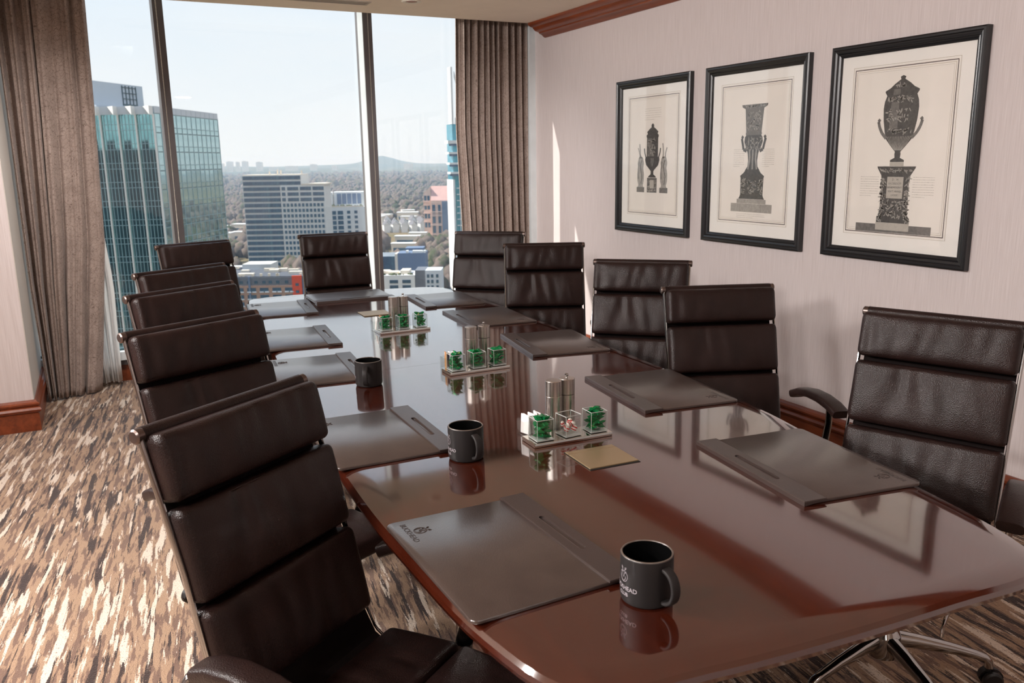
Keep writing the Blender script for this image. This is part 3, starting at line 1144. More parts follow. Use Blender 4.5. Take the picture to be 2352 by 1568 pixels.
            mc.sweep(hp, [(-0.006, -0.002), (0.006, -0.002), (0.006, 0.002), (-0.006, 0.002)], (0, 1, 0))
            cs = mc.obj('caster', 'black', lg, ang=0.6)
            cast_me = cs.data
        else:
            lg = link('base_leg', leg_me, t, rot=(0, 0, a))
            link('caster', cast_me, lg)
    return t


# back-top centre (x, y), facing angle, height factor
CH = [
    ('L1', 0.234, 1.651, -144.6, 0.985, 'nearest brown leather chair on the window-left side, seat showing at the picture bottom'),
    ('L2', 0.253, 2.506, -154.0, 1.0, 'second brown leather chair from the camera on the left side of the table'),
    ('L3', 0.288, 3.187, -151.8, 1.006, 'third brown leather chair on the left side, between the second and fourth'),
    ('L4', 0.344, 3.808, -151.9, 1.008, 'fourth brown leather chair on the left side, mostly hidden, only its headrest top showing'),
    ('L5', 0.521, 5.051, -159.9, 1.008, 'farthest brown leather chair on the left side, before the left window mullion'),
    ('E', 1.354, 5.224, 175.7, 1.003, 'brown leather chair at the head of the table before the middle window pane'),
    ('R5', 2.096, 4.540, 138.1, 1.022, 'farthest brown leather chair on the right side, before the right curtain'),
    ('R4', 2.134, 3.906, 155.0, 1.002, 'fourth brown leather chair on the right side, overlapping the one at the curtain'),
    ('R3', 2.150, 3.048, 137.9, 0.995, 'brown leather chair on the right side standing beneath the smallest-looking framed print'),
    ('R2', 2.088, 2.434, 159.1, 0.963, 'brown leather chair on the right side, second from the camera, turned to the camera'),
    ('R1', 2.082, 1.524, 112.1, 0.996, 'nearest brown leather chair on the right side with its chrome star base showing'),
]
proto = make_chair()
for i, (nm, x, y, th, sz, lab) in enumerate(CH):
    c = proto if i == 0 else copy_tree(proto)
    a = math.radians(th)
    place(c, (x - YT * -1 * math.sin(a) * 1.0, y + 0.25 * math.cos(a), 0), a, lab, 'brown leather conference chairs around the table')
    c.scale = (1, 1, sz)
    turn = {'L1': 24, 'L2': 40, 'L3': 58, 'L4': 58, 'L5': 36, 'R1': 50}.get(nm, 10 * i)
    for ch in c.children:
        if ch.name.startswith('base_leg'):
            ch.rotation_euler.z += math.radians(turn - (24 if i else 0))

# ================================================================== text and emblem
def text_mesh(txt, size, extr=0.0002, bold=0.0):
    cu = bpy.data.curves.new('lettering', 'FONT')
    cu.body = txt
    cu.size = size
    cu.extrude = extr
    cu.offset = bold
    cu.align_x = 'CENTER'
    cu.resolution_u = 3
    o = bpy.data.objects.new('lettering', cu)
    COL.objects.link(o)
    dg = bpy.context.evaluated_depsgraph_get()
    dg.update()
    me = bpy.data.meshes.new_from_object(o.evaluated_get(dg))
    bpy.data.objects.remove(o)
    bpy.data.curves.remove(cu)
    return me


def emblem_geo(s, r=0.00035, n=5):
    """stag head within a ring, drawn as raised line work in the xy plane; s = ring radius"""
    mb = MB()

    def arc(cx, cy, rx, ry, a0, a1, k=18):
        mb.tube([(cx + rx * math.cos(math.radians(a0 + (a1 - a0) * i / k)), cy + ry * math.sin(math.radians(a0 + (a1 - a0) * i / k)), 0) for i in range(k + 1)], r, n)

    arc(0, -0.15 * s, s, s * 1.05, 118, 422, 30)
    arc(-0.1 * s, -0.3 * s, 0.62 * s, 0.75 * s, 150, 372, 22)
    # face
    mb.tube([(-0.34 * s, 0.55 * s, 0), (-0.26 * s, 0.2 * s, 0), (-0.1 * s, -0.35 * s, 0), (0.08 * s, -0.35 * s, 0), (0.24 * s, 0.2 * s, 0), (0.34 * s, 0.55 * s, 0), (0, 0.72 * s, 0), (-0.34 * s, 0.55 * s, 0)], r, n)
    for sx in (-1, 1):
        mb.tube([(sx * 0.3 * s, 0.5 * s, 0), (sx * 0.62 * s, 0.62 * s, 0), (sx * 0.5 * s, 0.38 * s, 0), (sx * 0.3 * s, 0.4 * s, 0)], r, n)
        mb.tube([(sx * 0.14 * s, 0.72 * s, 0), (sx * 0.34 * s, 1.0 * s, 0), (sx * 0.62 * s, 1.15 * s, 0), (sx * 0.66 * s, 1.5 * s, 0)], r, n)
        mb.tube([(sx * 0.34 * s, 1.0 * s, 0), (sx * 0.26 * s, 1.35 * s, 0)], r, n)
        mb.tube([(sx * 0.5 * s, 1.1 * s, 0), (sx * 0.46 * s, 1.45 * s, 0)], r, n)
    return mb


# ================================================================== desk pads
PW, PL = 0.312, 0.412
word_me = text_mesh('BUCKHEAD', 0.0165, 0.0002, 0.0)
word_me.materials.append(M('emboss'))
_e = emblem_geo(0.0125, 0.00055)


def make_pad():
    t = thing('desk_pad', 'x', 'desk pad')
    # board
    mb = MB()
    r = 0.016
    a, b = PW / 2, PL / 2
    poly = []
    for cx, cy, a0, rr in ((a, -b, None, 0), (a, b, None, 0), (-a + r, b - r, 90, r), (-a + r, -b + r, 180, r)):
        if a0 is None:
            poly.append((cx - 0.004, cy + (0.004 if cy < 0 else -0.004)))
        else:
            for q in range(7):
                g = math.radians(a0 + 15 * q)
                poly.append((cx + rr * math.cos(g), cy + rr * math.sin(g)))
    n = len(poly)
    levels = [(0.994, 0.0), (1.0, 0.0012), (1.0, 0.0052), (0.996, 0.0066), (0.990, 0.0072)]
    vs, fs = [], []
    for k, z in levels:
        vs += [(x * k, y * k, z) for x, y in poly]
    for q in range(len(levels) - 1):
        for i in range(n):
            j = (i + 1) % n
            fs.append((q * n + i, q * n + j, (q + 1) * n + j, (q + 1) * n + i))
    fs += [tuple(range(n - 1, -1, -1)), tuple((len(levels) - 1) * n + i for i in range(n))]
    mb.add(vs, fs).obj('board', 'pad', t, ang=0.5)
    # folded band with a pen slot: frame of four raised strips round the slot
    bw = 0.056
    x0, x1 = a - bw, a + 0.001
    sy0, sy1, sx0, sx1 = -0.075, 0.075, a - 0.035, a - 0.022
    y0, y1 = -b - 0.001, b + 0.001
    z0, z1 = -0.0, 0.0108
    vs, fs = [], []
    outer = [(x0, y0), (x1, y0), (x1, y1), (x0, y1)]
    N = 12
    slot = []
    for cx, cy, a0 in (((sx0 + sx1) / 2, sy1, 0), ((sx0 + sx1) / 2, sy0, 180)):
        for q in range(7):
            g = math.radians(a0 + 30 * q)
            slot.append((cx + 0.0065 * math.cos(g), cy + 0.0065 * math.sin(g)))
    # top face with hole via bmesh triangle fill
    bm = bmesh.new()
    ro = [bm.verts.new((x + (0.0015 if x == x0 else -0.0015), y + (0.0015 if y < 0 else -0.0015), z1)) for x, y in outer]
    ri = [bm.verts.new((x, y, z1)) for x, y in slot]
    ed = [bm.edges.new((ro[i], ro[(i + 1) % 4])) for i in range(4)] + [bm.edges.new((ri[i], ri[(i + 1) % len(ri)])) for i in range(len(ri))]
    bmesh.ops.triangle_fill(bm, use_beauty=True, edges=ed)
    rm = [bm.verts.new((x, y, z1 - 0.0018)) for x, y in outer]
    rb = [bm.verts.new((x, y, z0 if x == x1 else 0.0070)) for x, y in outer]
    rs = [bm.verts.new((x, y, z1 - 0.0045)) for x, y in slot]
    for i in range(4):
        j = (i + 1) % 4
        bm.faces.new((ro[i], ro[j], rm[j], rm[i]))
        bm.faces.new((rm[i], rm[j], rb[j], rb[i]))
    for i in range(len(ri)):
        j = (i + 1) % len(ri)
        bm.faces.new((ri[i], ri[j], rs[j], rs[i]))
    bm.faces.new(rs)
    bm.verts.index_update()
    mb = MB().add([v.co.copy() for v in bm.verts], [[v.index for v in f.verts] for f in bm.faces])
    bm.free()
    band = mb.obj('band', 'padband', t, ang=0.4)
    MB().prism([(x, y) for x, y in reversed(slot)], z1 - 0.0044, z1 - 0.0041).obj('slot_shade_floor', 'dark', band, smooth=False)  # dark sheet stands in for the shade at the slot bottom
    MB().tube([(x, y, z1 - 0.0002) for x, y in slot], 0.0009, 5, True).obj('slot_edge', 'padband', band)
    MB().tube([(x0 + 0.001, y, z1 - 0.0012) for y in (y0 + 0.002, 0, y1 - 0.002)], 0.0011, 6).obj('band_fold', 'padband', band)
    # embossed word and emblem, upright for the sitter (who looks along +x), at the sitter's lower left
    w_ = link('embossed_word', word_me, t, (-a + 0.024, b - 0.062, 0.0072), (0, 0, -PI / 2))
    _e.obj('embossed_emblem', 'emboss', t, loc=(-a + 0.054, b - 0.060, 0.0072), rot=(0, 0, -PI / 2)) if not bpy.data.meshes.get('embossed_emblem') else None
    return t


PADS = [
    (0.614, 1.296, 1.0, 'dark brown leather desk pad nearest the camera on the left, beside the nearest mug'),
    (0.612, 2.050, -1.0, 'dark brown leather desk pad before the second left chair, beside the middle mug'),
    (0.647, 2.842, -5.0, 'dark brown leather desk pad beside the farthest mug on the left'),
    (0.700, 3.425, -5.0, 'dark leather desk pad on the left reflecting the sky, second from the window end'),
    (0.792, 4.175, -6.0, 'dark leather desk pad at the far left corner of the table'),
    (1.434, 1.368, 173.0, 'dark brown leather desk pad nearest the camera on the right side'),
    (1.524, 2.055, 173.0, 'dark brown leather desk pad second from the camera on the right'),
    (1.577, 2.815, 171.0, 'dark brown leather desk pad third from the camera on the right'),
    (1.591, 3.452, 176.0, 'dark brown leather desk pad fourth from the camera on the right'),
    (1.595, 4.010, 175.0, 'dark leather desk pad at the far right, before the curtain-side chair'),
    (1.200, 4.392, -92.0, 'dark leather desk pad lying crosswise at the head of the table'),
]
pp = make_pad()
for i, (x, y, a, lab) in enumerate(PADS):
    o = pp if i == 0 else copy_tree(pp)
    place(o, (x, y, 0.7402), math.radians(a), lab, 'dark leather desk pads on the table')

# ================================================================== mugs
def make_mug():
    t = thing('coffee_mug', 'x', 'mug')
    R = 0.0435
    H = 0.083
    MB().lathe([(0, 0.001), (R - 0.008, 0.001), (R - 0.006, 0.0), (R - 0.002, 0.003), (R, 0.010), (R, H - 0.002), (R - 0.001, H - 0.0006)], 48).obj('body', 'mug', t)
    MB().lathe([(R - 0.0006, H - 0.001), (R - 0.0012, H), (R - 0.003, H + 0.0003), (R - 0.0038, H - 0.001)], 48).obj('rim', 'mugrim', t)
    MB().lathe([(R - 0.0036, H - 0.0008), (R - 0.0042, H - 0.004), (R - 0.0045, 0.012), (R - 0.010, 0.006), (0, 0.006)], 48).obj('lining', 'mugin', t)
    hp = []
    for q in range(13):
        g = math.radians(84 - 168 * q / 12)
        hp.append((R - 0.004 + 0.030 * math.cos(g) ** 0.75, 0, 0.041 + 0.0285 * math.sin(g)))
    pr = [(0.0085 * math.copysign(abs(math.cos(a)) ** 0.5, math.cos(a)), 0.0038 * math.copysign(abs(math.sin(a)) ** 0.6, math.sin(a))) for a in (2 * PI * q / 14 for q in range(14))]
    MB().sweep(hp, pr, (0, 1, 0)).obj('handle', 'mug', t, ang=0.8)
    # print wrapped on the side, about a quarter turn clockwise of the handle
    for txt, size, z in (('BUCKHEAD', 0.0108, 0.0265), ('CLUB', 0.0088, 0.0165)):
        me = text_mesh(txt, size, 0.00005, 0.0001)
        for v in me.vertices:
            g = math.radians(-98) + v.co.x / R
            rr = R + 0.00025 + v.co.z
            v.co = (rr * math.cos(g), rr * math.sin(g), z + v.co.y)
        me.materials.append(M('print'))
        link('printed_word', me, t)
    mb = emblem_geo(0.0095, 0.0004)
    mb.v = [((R + 0.0002 + q[2] * 0.4) * math.cos(math.radians(-98) + q[0] / R), (R + 0.0002 + q[2] * 0.4) * math.sin(math.radians(-98) + q[0] / R), 0.0515 + q[1]) for q in mb.v]
    mb.obj('printed_emblem', 'print', t)
    return t


mg = make_mug()
for i, (x, y, hd, lab) in enumerate((
        (0.752, 1.034, -85, 'grey mug with pale lettering nearest the camera, at the corner of the nearest left pad'),
        (0.757, 1.790, -86, 'dark grey mug beside the second left desk pad, handle to the camera'),
        (0.752, 2.572, -117, 'dark grey mug farthest from the camera, beside the third left pad'))):
    o = mg if i == 0 else copy_tree(mg)
    place(o, (x, y, 0.7402), math.radians(hd), lab, 'dark grey mugs on the table')

# ================================================================== condiment trays
def cube_parts(t, s=0.050, h=0.056, th=0.0028):
    mb = MB()
    a, b = s / 2, s / 2 - th
    # open box with thick floor, slightly tapering inside
    outer = [(-a, -a), (a, -a), (a, a), (-a, a)]
    inn = [(-b, -b), (b, -b), (b, b), (-b, b)]
    vs = [(x, y, 0) for x, y in outer] + [(x, y, h) for x, y in outer] + [(x, y, h) for x, y in inn] + [(x * 0.95, y * 0.95, 0.007) for x, y in inn]
    fs = [(3, 2, 1, 0)]
    for i in range(4):
        j = (i + 1) % 4
        fs += [(i, j, 4 + j, 4 + i), (4 + i, 4 + j, 8 + j, 8 + i), (8 + i, 8 + j, 12 + j, 12 + i)]
    fs.append((12, 13, 14, 15))
    return mb.add(vs, fs)


candy_me = None


def candy_mesh():
    mb = MB()
    # flat folded bar with crimped ends
    w, l, h = 0.0135, 0.0135, 0.0064
    n = 9
    vs, fs = [], []
    for i in range(n):
        u = -1 + 2 * i / (n - 1)
        y = u * 0.0128
        k = 1.0 if abs(u) < 0.72 else (0.18 if abs(u) > 0.86 else 0.6)
        ww = w * (1.0 if abs(u) < 0.8 else 1.12) / 2 * 1.0
        zz = 0.0012 * math.sin(i * 2.1)
        for sx, szz in ((-1, -1), (1, -1), (1.0, 0.0), (0.86, 1), (-0.86, 1), (-1.0, 0.0)):
            vs.append((sx * ww, y, h / 2 * szz * k + (zz if abs(u) > 0.8 else 0)))
    m = 6
    for i in range(n - 1):
        for q in range(m):
            p = (q + 1) % m
            fs.append((i * m + q, i * m + p, (i + 1) * m + p, (i + 1) * m + q))
    fs += [tuple(range(m - 1, -1, -1)), tuple((n - 1) * m + q for q in range(m))]
    return mb.add(vs, fs)


candy_me = candy_mesh().mesh('candy')
candy_me.materials.append(M('foil'))
stripe_me = MB().bx(-0.002, 0.002, -0.007, 0.007, 0.0029, 0.0032).mesh('stripe')
stripe_me.materials.append(M('foilprint'))


def fill_green(cx, cy, z0, rz, label, group, seed, n_extra=0):
    r = random.Random(seed)
    spots = []
    for lay in range(5):
        for k in range(5):
            for _ in range(40):
                x, y = r.uniform(-0.0125, 0.0125), r.uniform(-0.0125, 0.0125)
                if all((x - a) ** 2 + (y - b) ** 2 > 0.00016 for a, b, l in spots if l == lay):
                    break
            spots.append((x, y, lay))
    for (x, y, lay) in spots[:25 + n_extra]:
        o = bpy.data.objects.new('wrapped_candy', candy_me)
        COL.objects.link(o)
        top = lay >= 4
        zz = z0 + 0.0135 + lay * 0.0108 + r.uniform(-0.001, 0.001)
        c, s_ = math.cos(rz), math.sin(rz)
        o.location = (cx + c * x - s_ * y, cy + s_ * x + c * y, zz)
        big = 1.0 if top else 0.45
        if top:
            o.rotation_euler = (r.uniform(-0.8, 0.8), r.uniform(-0.6, 0.6), r.uniform(0, 6.28))
        else:
            o.rotation_euler = (r.uniform(-0.5, 0.5), r.uniform(-0.9, 0.9), rz + r.choice((0, PI / 2)) + r.uniform(-0.3, 0.3))
        tag(o, label, 'candy', group)
        if r.random() < 0.4:
            link('printed_stripe', stripe_me, o)


def caddy(x, y, rz, which, fills, mills, holder):
    """tray with three glass cubes; mills and a packet holder stand on the table behind it"""
    W_, D_ = 0.226, 0.076
    t = thing('condiment_tray', 'mirrored acrylic tray under three glass cubes, %s' % which, 'tray', (x, y, 0.7402), rz, 'condiment trays down the table middle')
    MB().rbox((0, 0, 0.0055), (W_, D_, 0.011), 0.001, 1).obj('base', 'mirror', t, smooth=False)
    MB().bx(-W_ / 2 + 0.001, W_ / 2 - 0.001, -D_ / 2 - 0.0008, -D_ / 2, 0.0058, 0.0106).obj('front_lip', 'edgeglint', t, smooth=False)  # pale strip paints the bright look of the clear lip
    c, s_ = math.cos(rz), math.sin(rz)
    for i, (dx, f) in enumerate(zip((-0.078, 0.0, 0.078), fills)):
        px, py = x + c * dx - s_ * -0.006, y + s_ * dx + c * -0.006
        pos = ('left', 'middle', 'right')[i]
        g = thing('glass_cube', 'open glass cube of %s, %s on the %s' % ('green wrapped mints' if f == 'g' else 'peppermints', pos, which), 'jar', (px, py, 0.7514), rz + (0.12 if (i == 1 and f == 'p') else 0), 'glass cubes on the condiment trays')
        if cubes:
            link('bowl', cubes[0], g)
            link('foot', cubes[1], g)
            link('painted_edge_glint', cubes[2], g)
        else:
            b = cube_parts(g).obj('bowl', 'glass', g, smooth=False)
            ft = MB().rbox((0, 0, 0.0008), (0.046, 0.046, 0.0014), 0.0004, 1).obj('foot', 'glass', g, smooth=False)
            e_ = MB()
            q_ = 0.0236
            e_.tube([(-q_, -q_, 0.056), (q_, -q_, 0.056), (q_, q_, 0.056), (-q_, q_, 0.056)], 0.0011, 5, True)
            for sx, sy in ((-1, -1), (1, -1), (1, 1), (-1, 1)):
                e_.tube([(sx * q_, sy * q_, 0.003), (sx * q_, sy * q_, 0.056)], 0.0008, 5)
            e_.bx(-0.0245, 0.0245, -0.0245, 0.0245, 0.0016, 0.0042)
            ed_ = e_.obj('painted_edge_glint', 'edgeglint', g)  # pale tubes paint the bright glints along the glass edges
            cubes.extend((b.data, ft.data, ed_.data))
        if f == 'g':
            fill_green(px, py, 0.7514, rz, 'green foil-wrapped mint in the %s glass cube of the %s' % (pos, which), 'green mints in the %s cube of the %s' % (pos, which), int(x * 1000) + i * 17)
        else:
            r = random.Random(5)
            for k, (ax, ay, az) in enumerate(((-0.011, -0.010, 0.019), (0.012, -0.009, 0.018), (0.001, 0.012, 0.019), (-0.013, 0.008, 0.028), (0.009, -0.004, 0.030), (-0.006, -0.011, 0.032), (0.010, 0.011, 0.031))):
                o = tag(MB().sphere((0, 0, 0), 0.0085, 14, 8, None, (1, 1, 0.62)).obj('peppermint', 'mint'), 'red and white peppermint in the middle glass cube of the nearest tray', 'candy', 'peppermints in the nearest tray')
                o.location = (px + ax, py + ay, 0.7514 + az)
                o.rotation_euler = (r.uniform(0, 1.5), r.uniform(0, 1.5), r.uniform(0, 3))
                mb = MB()
                for sx in (-1, 1):
                    mb.add([(sx * 0.008, -0.001, 0), (sx * 0.008, 0.001, 0.001), (sx * 0.017, 0.008, 0.003), (sx * 0.019, 0, -0.002), (sx * 0.017, -0.008, 0.002)], [(0, 1, 2, 3), (0, 3, 4)])
                mb.obj('wrapper_twist', 'cello', o, smooth=False)
    # mills
    for kind, mx_, my_ in mills:
        if kind == 's':
            m_ = thing('salt_mill', 'plain brushed steel cylinder mill without knob, behind the %s' % which, 'mill', (mx_, my_, 0.7402), 0, 'plain steel mills')
            MB().lathe([(0, 0), (0.0205, 0), (0.0215, 0.001), (0.0215, 0.0965), (0.0212, 0.097), (0.0215, 0.0975), (0.0215, 0.1375), (0.0205, 0.139), (0, 0.1392)], 40).obj('body', 'steel', m_, ang=0.5)
        else:
            m_ = thing('pepper_mill', 'brushed steel pepper mill with ball knob, behind the %s' % which, 'mill', (mx_, my_, 0.7402), 0, 'knobbed steel mills')
            MB().lathe([(0, 0), (0.0205, 0), (0.0215, 0.001), (0.0215, 0.0925), (0, 0.0925)], 40).obj('body', 'steel', m_, ang=0.5)
            MB().cyl((0, 0, 0.0925), 0.0195, 0.0015, 32).obj('joint_ring', 'dark', m_)
            MB().lathe([(0, 0.094), (0.0215, 0.094), (0.0215, 0.1345), (0.0205, 0.136), (0, 0.1362)], 40).obj('turning_head', 'steel', m_, ang=0.5)
            MB().lathe([(0, 0.136), (0.0035, 0.136), (0.0022, 0.138), (0.0022, 0.1395), (0.0048, 0.1420), (0.0052, 0.1448), (0.0042, 0.1478), (0, 0.1492)], 16).obj('knob', 'chrome', m_)
    # packet holder
    hx, hy, kinds = holder
    h = thing('packet_holder', 'small clear box of sweetener packets behind the %s' % which, 'packet holder', (hx, hy, 0.7402), rz, 'packet holders behind the trays')
    mb = MB()
    a, b, hh, th = 0.033, 0.021, 0.044, 0.002
    vs = [(sx * a, sy * b, z) for z in (0, hh) for sx, sy in ((-1, -1), (1, -1), (1, 1), (-1, 1))] + [(sx * (a - th), sy * (b - th), z) for z in (hh, 0.003) for sx, sy in ((-1, -1), (1, -1), (1, 1), (-1, 1))]
    fs = [(3, 2, 1, 0), (12, 13, 14, 15)]
    for i in range(4):
        j = (i + 1) % 4
        fs += [(i, j, 4 + j, 4 + i), (4 + i, 4 + j, 8 + j, 8 + i), (8 + i, 8 + j, 12 + j, 12 + i)]
    mb.add(vs, fs).obj('box', 'glass', h, smooth=False)
    r = random.Random(int(x * 500))
    for k, kd in enumerate(kinds):
        dx = -0.024 + 0.048 * (k + 0.5) / len(kinds)
        pt = thing('sweetener_packet', '%s paper sweetener packet standing in the clear box behind the %s' % ({'w': 'white', 'b': 'brown', 'u': 'white and blue', 'p': 'white and pink'}[kd], which), 'packet', (hx + c * dx, hy + s_ * dx, 0.744), rz + PI / 2 + r.uniform(-0.25, 0.25), 'sweetener packets behind the %s' % which)
        pt.rotation_euler.rotate_axis('X', r.uniform(-0.14, 0.14))
        MB().rbox((0, 0, 0.0275), (0.034, 0.0035, 0.055 + r.uniform(-0.006, 0.004)), 0.0012, 1).obj('paper', 'packetbrown' if kd == 'b' else 'packet', pt, smooth=False)
        if kd in 'up':
            MB().bx(-0.012, 0.012, -0.0021, 0.0021, 0.026, 0.048).obj('printed_panel', 'packetblue' if kd == 'u' else 'packetpink', pt, smooth=False)


cubes = []
caddy(1.047, 1.798, -0.035, 'nearest tray', 'gpg', (('s', 1.045, 1.868), ('p', 1.094, 1.882)), (0.978, 1.868, 'wwwww'))
caddy(1.136, 2.577, 0.02, 'middle tray', 'ggg', (('s', 1.150, 2.648), ('p', 1.206, 2.660)), (1.070, 2.643, 'bupbp'))
caddy(1.142, 3.360, 0.02, 'farthest tray', 'ggg', (('s', 1.128, 3.430), ('p', 1.177, 3.442)), (1.060, 3.428, 'wwb'))

# ================================================================== framed prints
def lathe_poly(prof):
    """symmetric silhouette from (half width, height) pairs"""
    return [(w, z) for w, z in prof] + [(-w, z) for w, z in reversed(prof)]


FRAME_W, FRAME_H = 0.768, 0.957


def flat(mb, poly, y):
    n = len(poly)
    mb.add([(x, y, z) for x, z in poly] + [(x, y + 0.0003, z) for x, z in poly], [tuple(range(n - 1, -1, -1))] + [(i, (i + 1) % n, (i + 1) % n + n, i + n) for i in range(n)])


def flat_strip(mb, prof, y):
    """silhouette built as stacked quads so that concave outlines fill cleanly"""
    for (w0, z0), (w1, z1) in zip(prof[:-1], prof[1:]):
        flat(mb, [(-w0, z0), (w0, z0), (w1, z1), (-w1, z1)], y)


def framed_print(yc, label, art):
    t = thing('framed_print', label, 'picture', (XW, yc, 1.4535), -PI / 2, 'black-framed urn prints on the right wall')
    a, b = FRAME_W / 2, FRAME_H / 2
    # moulding: four mitred stepped sticks
    prof = [(0, 0), (0, -0.028), (0.006, -0.032), (0.014, -0.032), (0.018, -0.028), (0.022, -0.0285), (0.030, -0.026), (0.034, -0.020), (0.038, -0.021), (0.046, -0.017), (0.050, -0.012), (0.050, 0)]
    k = len(prof)
    for (p0, p1, inw) in (((-a, -b), (a, -b), (0, 1)), ((a, -b), (a, b), (-1, 0)), ((a, b), (-a, b), (0, -1)), ((-a, b), (-a, -b), (1, 0))):
        d = (Vector(p1) - Vector(p0)).normalized()
        vs = []
        for p, s in ((p0, 1), (p1, -1)):
            for q, dep in prof:
                vs.append((p[0] + inw[0] * q + d.x * s * q, dep, p[1] + inw[1] * q + d.y * s * q))
        fs = [(i, (i + 1) % k, (i + 1) % k + k, i + k) for i in range(k)] + [tuple(range(k)), tuple(range(2 * k - 1, k - 1, -1))]
        MB().add(vs, fs).obj('frame_stick', 'frame', t, smooth=False)
    MB().bx(-a + 0.045, a - 0.045, -0.006, -0.003, -b + 0.045, b - 0.045).obj('mat_board', 'mat', t, smooth=False)
    MB().bx(-a + 0.046, a - 0.046, -0.0115, -0.0105, -b + 0.046, b - 0.046).obj('picture_glass', 'picglass', t, smooth=False)
    sheet = MB().bx(-0.262, 0.262, -0.0066, -0.006, -0.360, 0.372).obj('print_sheet', 'paper', t, smooth=False)
    y = -0.0070
    for (w_, l_, u_, th, mt) in ((0.268, -0.366, 0.378, 0.0012, 'rule'), (0.258, -0.355, 0.367, 0.0034, 'ruledark'), (0.248, -0.345, 0.357, 0.0012, 'rule'), (0.240, -0.337, 0.349, 0.0008, 'inkpale')):
        mb = MB()
        for (x0, x1, z0, z1) in ((-w_, w_, l_, l_ + th), (-w_, w_, u_ - th, u_), (-w_, -w_ + th, l_, u_), (w_ - th, w_, l_, u_)):
            flat(mb, [(x0, z0), (x1, z0), (x1, z1), (x0, z1)], y)
        mb.obj('border_line', mt, sheet, smooth=False)
    art(sheet, y)
    return t


def text_block(sheet, y, x0, x1, z0, z1, rows, seed, mat='inkpale'):
    r = random.Random(seed)
    mb = MB()
    for i in range(rows):
        z = z1 - (z1 - z0) * i / max(1, rows - 1)
        x = x0
        end = x1 if i < rows - 1 else x0 + (x1 - x0) * 0.6
        while x < end:
            w_ = r.uniform(0.006, 0.016)
            h_ = r.uniform(0.0012, 0.0022)
            flat(mb, [(x, z), (min(x + w_, end), z), (min(x + w_, end), z + h_), (x, z + h_)], y)
            x += w_ + 0.0022
    mb.obj('text_block', mat, sheet, smooth=False)


def relief(mb, y, cx, cz, w_, h_, n, seed):
    """scatter of small leaf shapes for carved ornament"""
    r = random.Random(seed)
    for _ in range(n):
        x, z = cx + r.uniform(-w_, w_), cz + r.uniform(-h_, h_)
        a = r.uniform(0, PI)
        l, t = r.uniform(0.006, 0.012), r.uniform(0.0018, 0.0036)
        pts = []
        for q in range(7):
            g = 2 * PI * q / 7
            px, pz = l * math.cos(g), t * math.sin(g)
            pts.append((x + px * math.cos(a) - pz * math.sin(a), z + px * math.sin(a) + pz * math.cos(a)))
        flat(mb, pts, y)


def curl(mb, y, pts, w_):
    for i in range(len(pts) - 1):
        (x0, z0), (x1, z1) = pts[i], pts[i + 1]
        d = math.hypot(x1 - x0, z1 - z0) or 1
        nx, nz = -(z1 - z0) / d * w_, (x1 - x0) / d * w_
        flat(mb, [(x0 - nx, z0 - nz), (x1 - nx, z1 - nz), (x1 + nx, z1 + nz), (x0 + nx, z0 + nz)], y)


